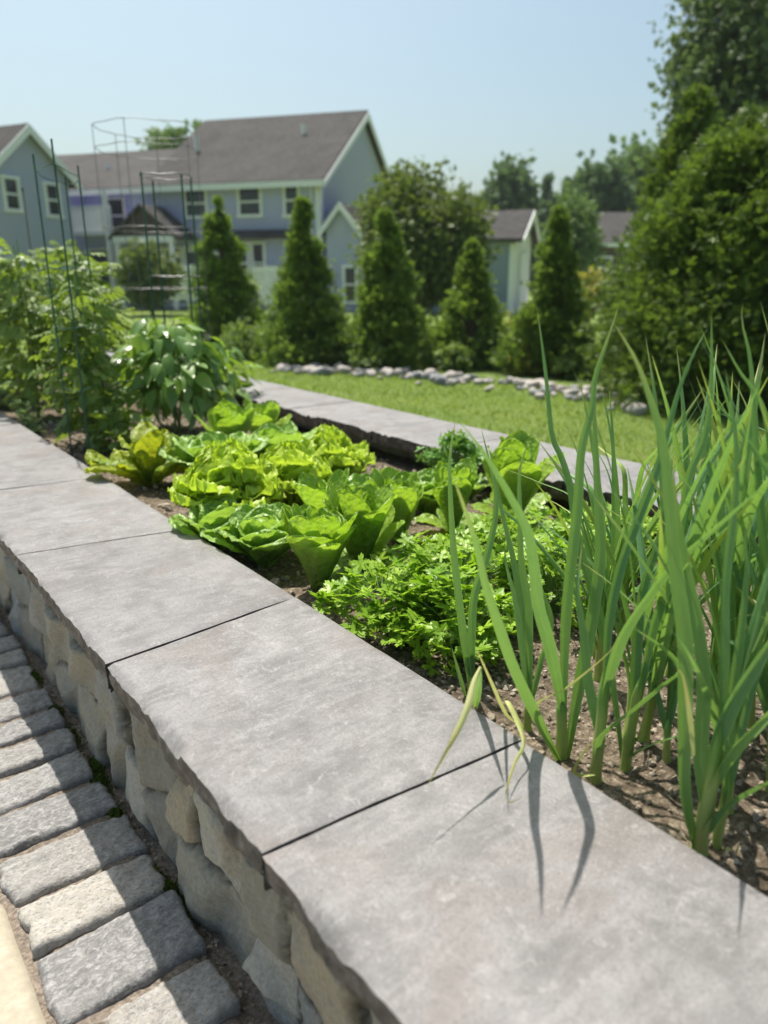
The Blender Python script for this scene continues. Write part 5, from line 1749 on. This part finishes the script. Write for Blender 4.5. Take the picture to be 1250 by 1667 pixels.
def build_house():
    ang = math.atan2(-0.286, 0.958)
    F = Frame(-2.4, 30.0, ang)
    root = thing('house', F.o, 'two storey pale blue sided house with grey shingle roofs and a balcony', 'house')
    zb, ze, zr = -0.1, 4.78, 7.8
    roof = gable_x(F, root, -7.1, 0, 0, 10, zb, ze, zr, M['siding'], 0.4, 0.3)
    # corner boards
    mb = MB()
    box(mb, (-.20, -.035, zb), (.035, -.003, ze - .3), F)
    box(mb, (.003, -.002, zb), (.035, .2, ze - .3), F)
    mb.build('corner_board', M['white'], root, smooth=False)
    for x, z, w, h in ((-2.9, 4.0, .84, .92), (-5.25, 4.0, .84, .92), (-1.15, 4.0, .48, 1.0)):
        window(F, root, x, z, w, h)
    window(F, root, -5.6, 1.55, .8, 1.3); window(F, root, -2.65, 1.75, .42, 1.4); window(F, root, -3.35, 1.75, .42, 1.4)
    mb = MB()
    for q in ((-7.02, -.11), (-.32, -.11)):
        p = F([(q[0], q[1], 0), (q[0], q[1], 2.2), (q[0], q[1], 4.42)])
        tube(mb, p, .045, 8)
        mb.build('downspout', M['white'], root)
        mb = MB()
    # pent roof over the ground floor windows
    mb = MB()
    thick(mb, F, [(-4.3, -.55, 2.72), (-1.0, -.55, 2.72), (-1.0, -.004, 2.98), (-4.3, -.004, 2.98)], .1)
    mb.build('pent_roof', M['shingle'], root, smooth=False)
    # roof vents
    for (x, y, hh) in ((-6.3, 2.2, .75), (-1.9, 3.2, .5), (-11.0, 2.6, .5)):
        mb = MB()
        zc = ze + (zr - ze) * y / 5 if x > -7.1 else ze + .75
        p = F([(x, y, zc), (x, y, zc + hh)])
        tube(mb, [p[0], (p[0] + p[1]) / 2, p[1]], .09, 10)
        mb.build('vent_pipe', M['white'], roof)
    # the link block with the balcony
    gable_x(F, root, -19.0, -7.14, .55, 9.5, zb, 4.75, 6.72, M['siding'], 0.4, 0.0, recess=(-11.6, -8.6, 3.0, 4.55, 1.5))
    window(F, root, -10.0, 3.75, .75, 1.3, 1.5)
    window(F, root, -10.4, 1.4, .9, 1.8, .55)
    bal = MB()
    box(bal, (-11.0, -.75, 2.85), (-8.75, .54, 3.0), F)
    bo = bal.build('balcony', M['white'], root, smooth=False)
    mb = MB()
    box(mb, (-11.0, -.73, 3.9), (-8.75, -.66, 3.97), F)
    x = -10.98
    while x < -8.8:
        box(mb, (x, -.72, 3.001), (x + .095, -.68, 3.899), F)
        x += .12
    mb.build('railing', M['white'], bo, smooth=False)
    for lo, hi in (((-8.90, -.95, 0), (-8.76, -.76, 4.55)), ((-11.12, -.95, 3.001), (-11.0, -.76, 4.55))):
        mb = MB()
        box(mb, lo, hi, F)
        mb.build('post', M['white'], root, smooth=False)
    # porch with a brown gable
    mb = MB()
    y0, y1 = -1.7, -.004
    for s in (-1, 1):
        thick(mb, F, [(-6.75 + s * 1.5, y0, 2.72), (-6.75, y0, 3.9), (-6.75, y1, 3.9), (-6.75 + s * 1.5, y1, 2.72)], .12)
    pr = mb.build('porch_roof', M['shingle'], root, smooth=False)
    mb = MB()
    mb.add(F([(-7.98, y0 + .15, 2.75), (-5.52, y0 + .15, 2.75), (-6.75, y0 + .15, 3.74)]), [[0, 1, 2]])
    mb.build('gable_panel', M['brown'], pr, smooth=False)
    mb = MB()
    box(mb, (-8.1, y0 + .05, 2.5), (-5.4, y0 + .25, 2.73), F)
    box(mb, (-5.62, y0 + .08, 0), (-5.45, y0 + .22, 2.499), F); box(mb, (-8.05, y0 + .08, 0), (-7.88, y0 + .22, 2.499), F)
    mb.build('porch_frame', M['white'], pr, smooth=False)
    window(F, root, -6.4, 1.25, .85, 2.1, 0.0, muntin=False, name='door')
    # small gabled wing at the right
    W0, W1 = 0.42, 1.68
    def wing_gable():
        xm = (W0 + W1) / 2
        y0, y1 = -.55, 2.6
        m = MB()
        m.add(F([(W0, y0, zb), (W1, y0, zb), (W1, y0, 2.95), (xm, y0, 3.68), (W0, y0, 2.95)]), [[0, 1, 2, 3, 4]])
        m.add(F([(W1, y0, zb), (W1, y1, zb), (W1, y1, 2.95), (W1, y0, 2.95)]), [[0, 1, 2, 3]])
        m.add(F([(W0, y1, zb), (W0, y0, zb), (W0, y0, 2.95), (W0, y1, 2.95)]), [[0, 1, 2, 3]])
        m.build('wall', M['siding'], root, smooth=False)
        m = MB()
        for s in (-1, 1):
            e = xm + s * .84
            thick(m, F, [(e, y0 - .25, 2.80), (xm, y0 - .25, 3.80), (xm, y1, 3.80), (e, y1, 2.80)], .11)
        m.build('roof', M['shingle'], root, smooth=False)
        m = MB()
        for s in (-1, 1):
            e = xm + s * .86
            p = np.array([(e, y0 - .253, 2.80), (xm, y0 - .253, 3.83), (xm, y0 - .253, 3.58), (e, y0 - .253, 2.54)])
            q = p.copy(); q[:, 1] -= .05
            m.add(F(np.concatenate([p, q])), [[0, 1, 2, 3], [7, 6, 5, 4], [0, 4, 5, 1], [3, 2, 6, 7], [0, 3, 7, 4]])
        m.build('trim', M['white'], root, smooth=False)
        window(F, root, 1.36, .95, .40, 1.2, y0)
    wing_gable()
    # left wing turned towards the viewer
    a = radians(65)
    FL = Frame(-11.8, 29.9, a)      # origin at the right corner of its gable; x runs along the gable towards the right/back
    zeL, zrL = 4.72, 6.15
    w = 3.4
    m = MB()
    m.add(FL([(-w, 0, zb), (0, 0, zb), (0, 0, zeL), (-w / 2, 0, zrL), (-w, 0, zeL)]), [[0, 1, 2, 3, 4]])
    m.add(FL([(0, 0, zb), (0, 9, zb), (0, 9, zeL), (0, 0, zeL)]), [[0, 1, 2, 3]])
    m.add(FL([(-w, 9, zb), (-w, 0, zb), (-w, 0, zeL), (-w, 9, zeL)]), [[0, 1, 2, 3]])
    m.build('wall', M['siding'], root, smooth=False)
    m = MB()
    sl = (zrL - zeL) / (w / 2)
    for s in (-1, 1):
        e = -w / 2 + s * (w / 2 + .35)
        thick(m, FL, [(e, -.3, zeL - .35 * sl + .13), (-w / 2, -.3, zrL + .13), (-w / 2, 9, zrL + .13), (e, 9, zeL - .35 * sl + .13)], .13)
    m.build('roof', M['shingle'], root, smooth=False)
    m = MB()
    for s in (-1, 1):
        e = -w / 2 + s * (w / 2 + .37)
        z_e = zeL - .37 * sl
        p = np.array([(e, -.303, z_e + .10), (-w / 2, -.303, zrL + .10), (-w / 2, -.303, zrL - .2), (e, -.303, z_e - .2)])
        q = p.copy(); q[:, 1] -= .05
        m.add(FL(np.concatenate([p, q])), [[0, 1, 2, 3], [7, 6, 5, 4], [0, 4, 5, 1], [3, 2, 6, 7], [0, 3, 7, 4]])
    m.build('trim', M['white'], root, smooth=False)
    window(FL, root, -2.55, 3.95, .5, .95, 0.0)
    window(FL, root, -.8, 3.9, .5, 1.0, 0.0)
    # fences
    picket(F, -5.0, -3.8, -3.0, 0.4, 1.65, 'white picket fence below the porch beam')
    picket(F, -1.7, -.15, -2.6, 0.3, 1.6, 'white picket fence between the first two arborvitae')
    # shed
    Fs = Frame(4.35, 26.0, radians(-20.5))
    sh = thing('garden_shed', Fs.o, 'small blue garden shed with grey gable roof and pale door end', 'shed')
    m = MB()
    x0, x1, y0, y1 = -3.6, 0.0, 0.0, 3.0
    zes, zrs = 2.48, 3.32
    ym = 1.5
    quad(m, Fs, [(x0, y0, zb), (x1, y0, zb), (x1, y0, zes), (x0, y0, zes)])
    quad(m, Fs, [(x1, y1, zb), (x0, y1, zb), (x0, y1, zes), (x1, y1, zes)])
    m.add(Fs([(x0, y1, zb), (x0, y0, zb), (x0, y0, zes), (x0, ym, zrs), (x0, y1, zes)]), [[0, 1, 2, 3, 4]])
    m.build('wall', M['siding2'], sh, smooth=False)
    m = MB()
    m.add(Fs([(x1 + .003, y0, zb), (x1 + .003, y1, zb), (x1 + .003, y1, zes), (x1 + .003, ym, zrs), (x1 + .003, y0, zes)]), [[0, 1, 2, 3, 4]])
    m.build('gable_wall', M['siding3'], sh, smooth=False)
    m = MB()
    sl = (zrs - zes) / 1.5
    for ya in (y0 - .3, y1 + .3):
        zo = zes - .3 * sl
        thick(m, Fs, [(x0 - .2, ya, zo + .12), (x1 + .3, ya, zo + .12), (x1 + .3, ym, zrs + .12), (x0 - .2, ym, zrs + .12)], .12)
    m.build('roof', M['shingle'], sh, smooth=False)
    m = MB()
    for ya in (y0 - .3, y1 + .3):
        zo = zes - .3 * sl
        p = np.array([(x1 + .303, ya, zo + .08), (x1 + .303, ym, zrs + .08), (x1 + .303, ym, zrs - .14), (x1 + .303, ya, zo - .14)])
        q = p.copy(); q[:, 0] += .05
        m.add(Fs(np.concatenate([p, q])), [[0, 1, 2, 3], [7, 6, 5, 4], [0, 4, 5, 1], [3, 2, 6, 7], [0, 3, 7, 4]])
    box(m, (x1 - .16, -.035, zb), (x1 + .05, -.003, zes - .2), Fs)
    m.build('trim', M['white'], sh, smooth=False)
    m = MB()
    box(m, (x1 + .006, 1.0, 0.05), (x1 + .05, 2.1, 2.0), Fs)
    d = m.build('door', M['white'], sh, smooth=False)
    m = MB()
    box(m, (x1 + .051, 1.1, .95), (x1 + .09, 1.16, 1.1), Fs)
    m.build('handle', M['dark'], d, smooth=False)
    # distant building
    Fd = Frame(Xp(940, 46), 46.0, radians(-8))
    db = thing('distant_building', Fd.o, 'low distant building with brown roof between the trees at the right', 'building')
    gable_x(Fd, db, 0, 5.5, 0, 6, zb, 3.2, 4.9, M['brown'], .3, .3, roofmat=M['shingle'])
    window(Fd, db, 1.4, 1.8, .8, 1.0)
    # pale gravel by the shed
    mb = MB()
    pts = [(Xp(822, 25.6), 25.6), (Xp(900, 25.6), 25.6), (Xp(960, 33), 33), (Xp(860, 33), 33)]
    mb.add([CW(x, d_, 0.03) for x, d_ in pts], [[0, 1, 2, 3]])
    tag(mb.build('gravel_path', M['gravel']), 'pale gravel path beside the shed', None, None, 'structure')


build_house()

# ------------------------------------------------------------------ summer haze
def build_haze():
    mb = MB()
    v = np.array([[x, y, z] for z in (-1.1, 16.0) for y in (-930.0, 950.0) for x in (-930.0, 950.0)])
    mb.add(v, [[0, 2, 3, 1], [4, 5, 7, 6], [0, 1, 5, 4], [2, 6, 7, 3], [0, 4, 6, 2], [1, 3, 7, 5]])
    t = NT('haze')
    p = t.n('VolumePrincipled')
    p.inputs['Color'].default_value = (0.85, 0.9, 0.95, 1)
    p.inputs['Density'].default_value = 0.0006
    t.link(p.outputs[0], t.out.inputs[1])
    tag(mb.build('haze', t.m, smooth=False), 'thin summer haze paling the far trees', 'haze', None, 'stuff')


build_haze()

for o in bpy.data.objects:
    if '_o' in o:
        del o['_o']
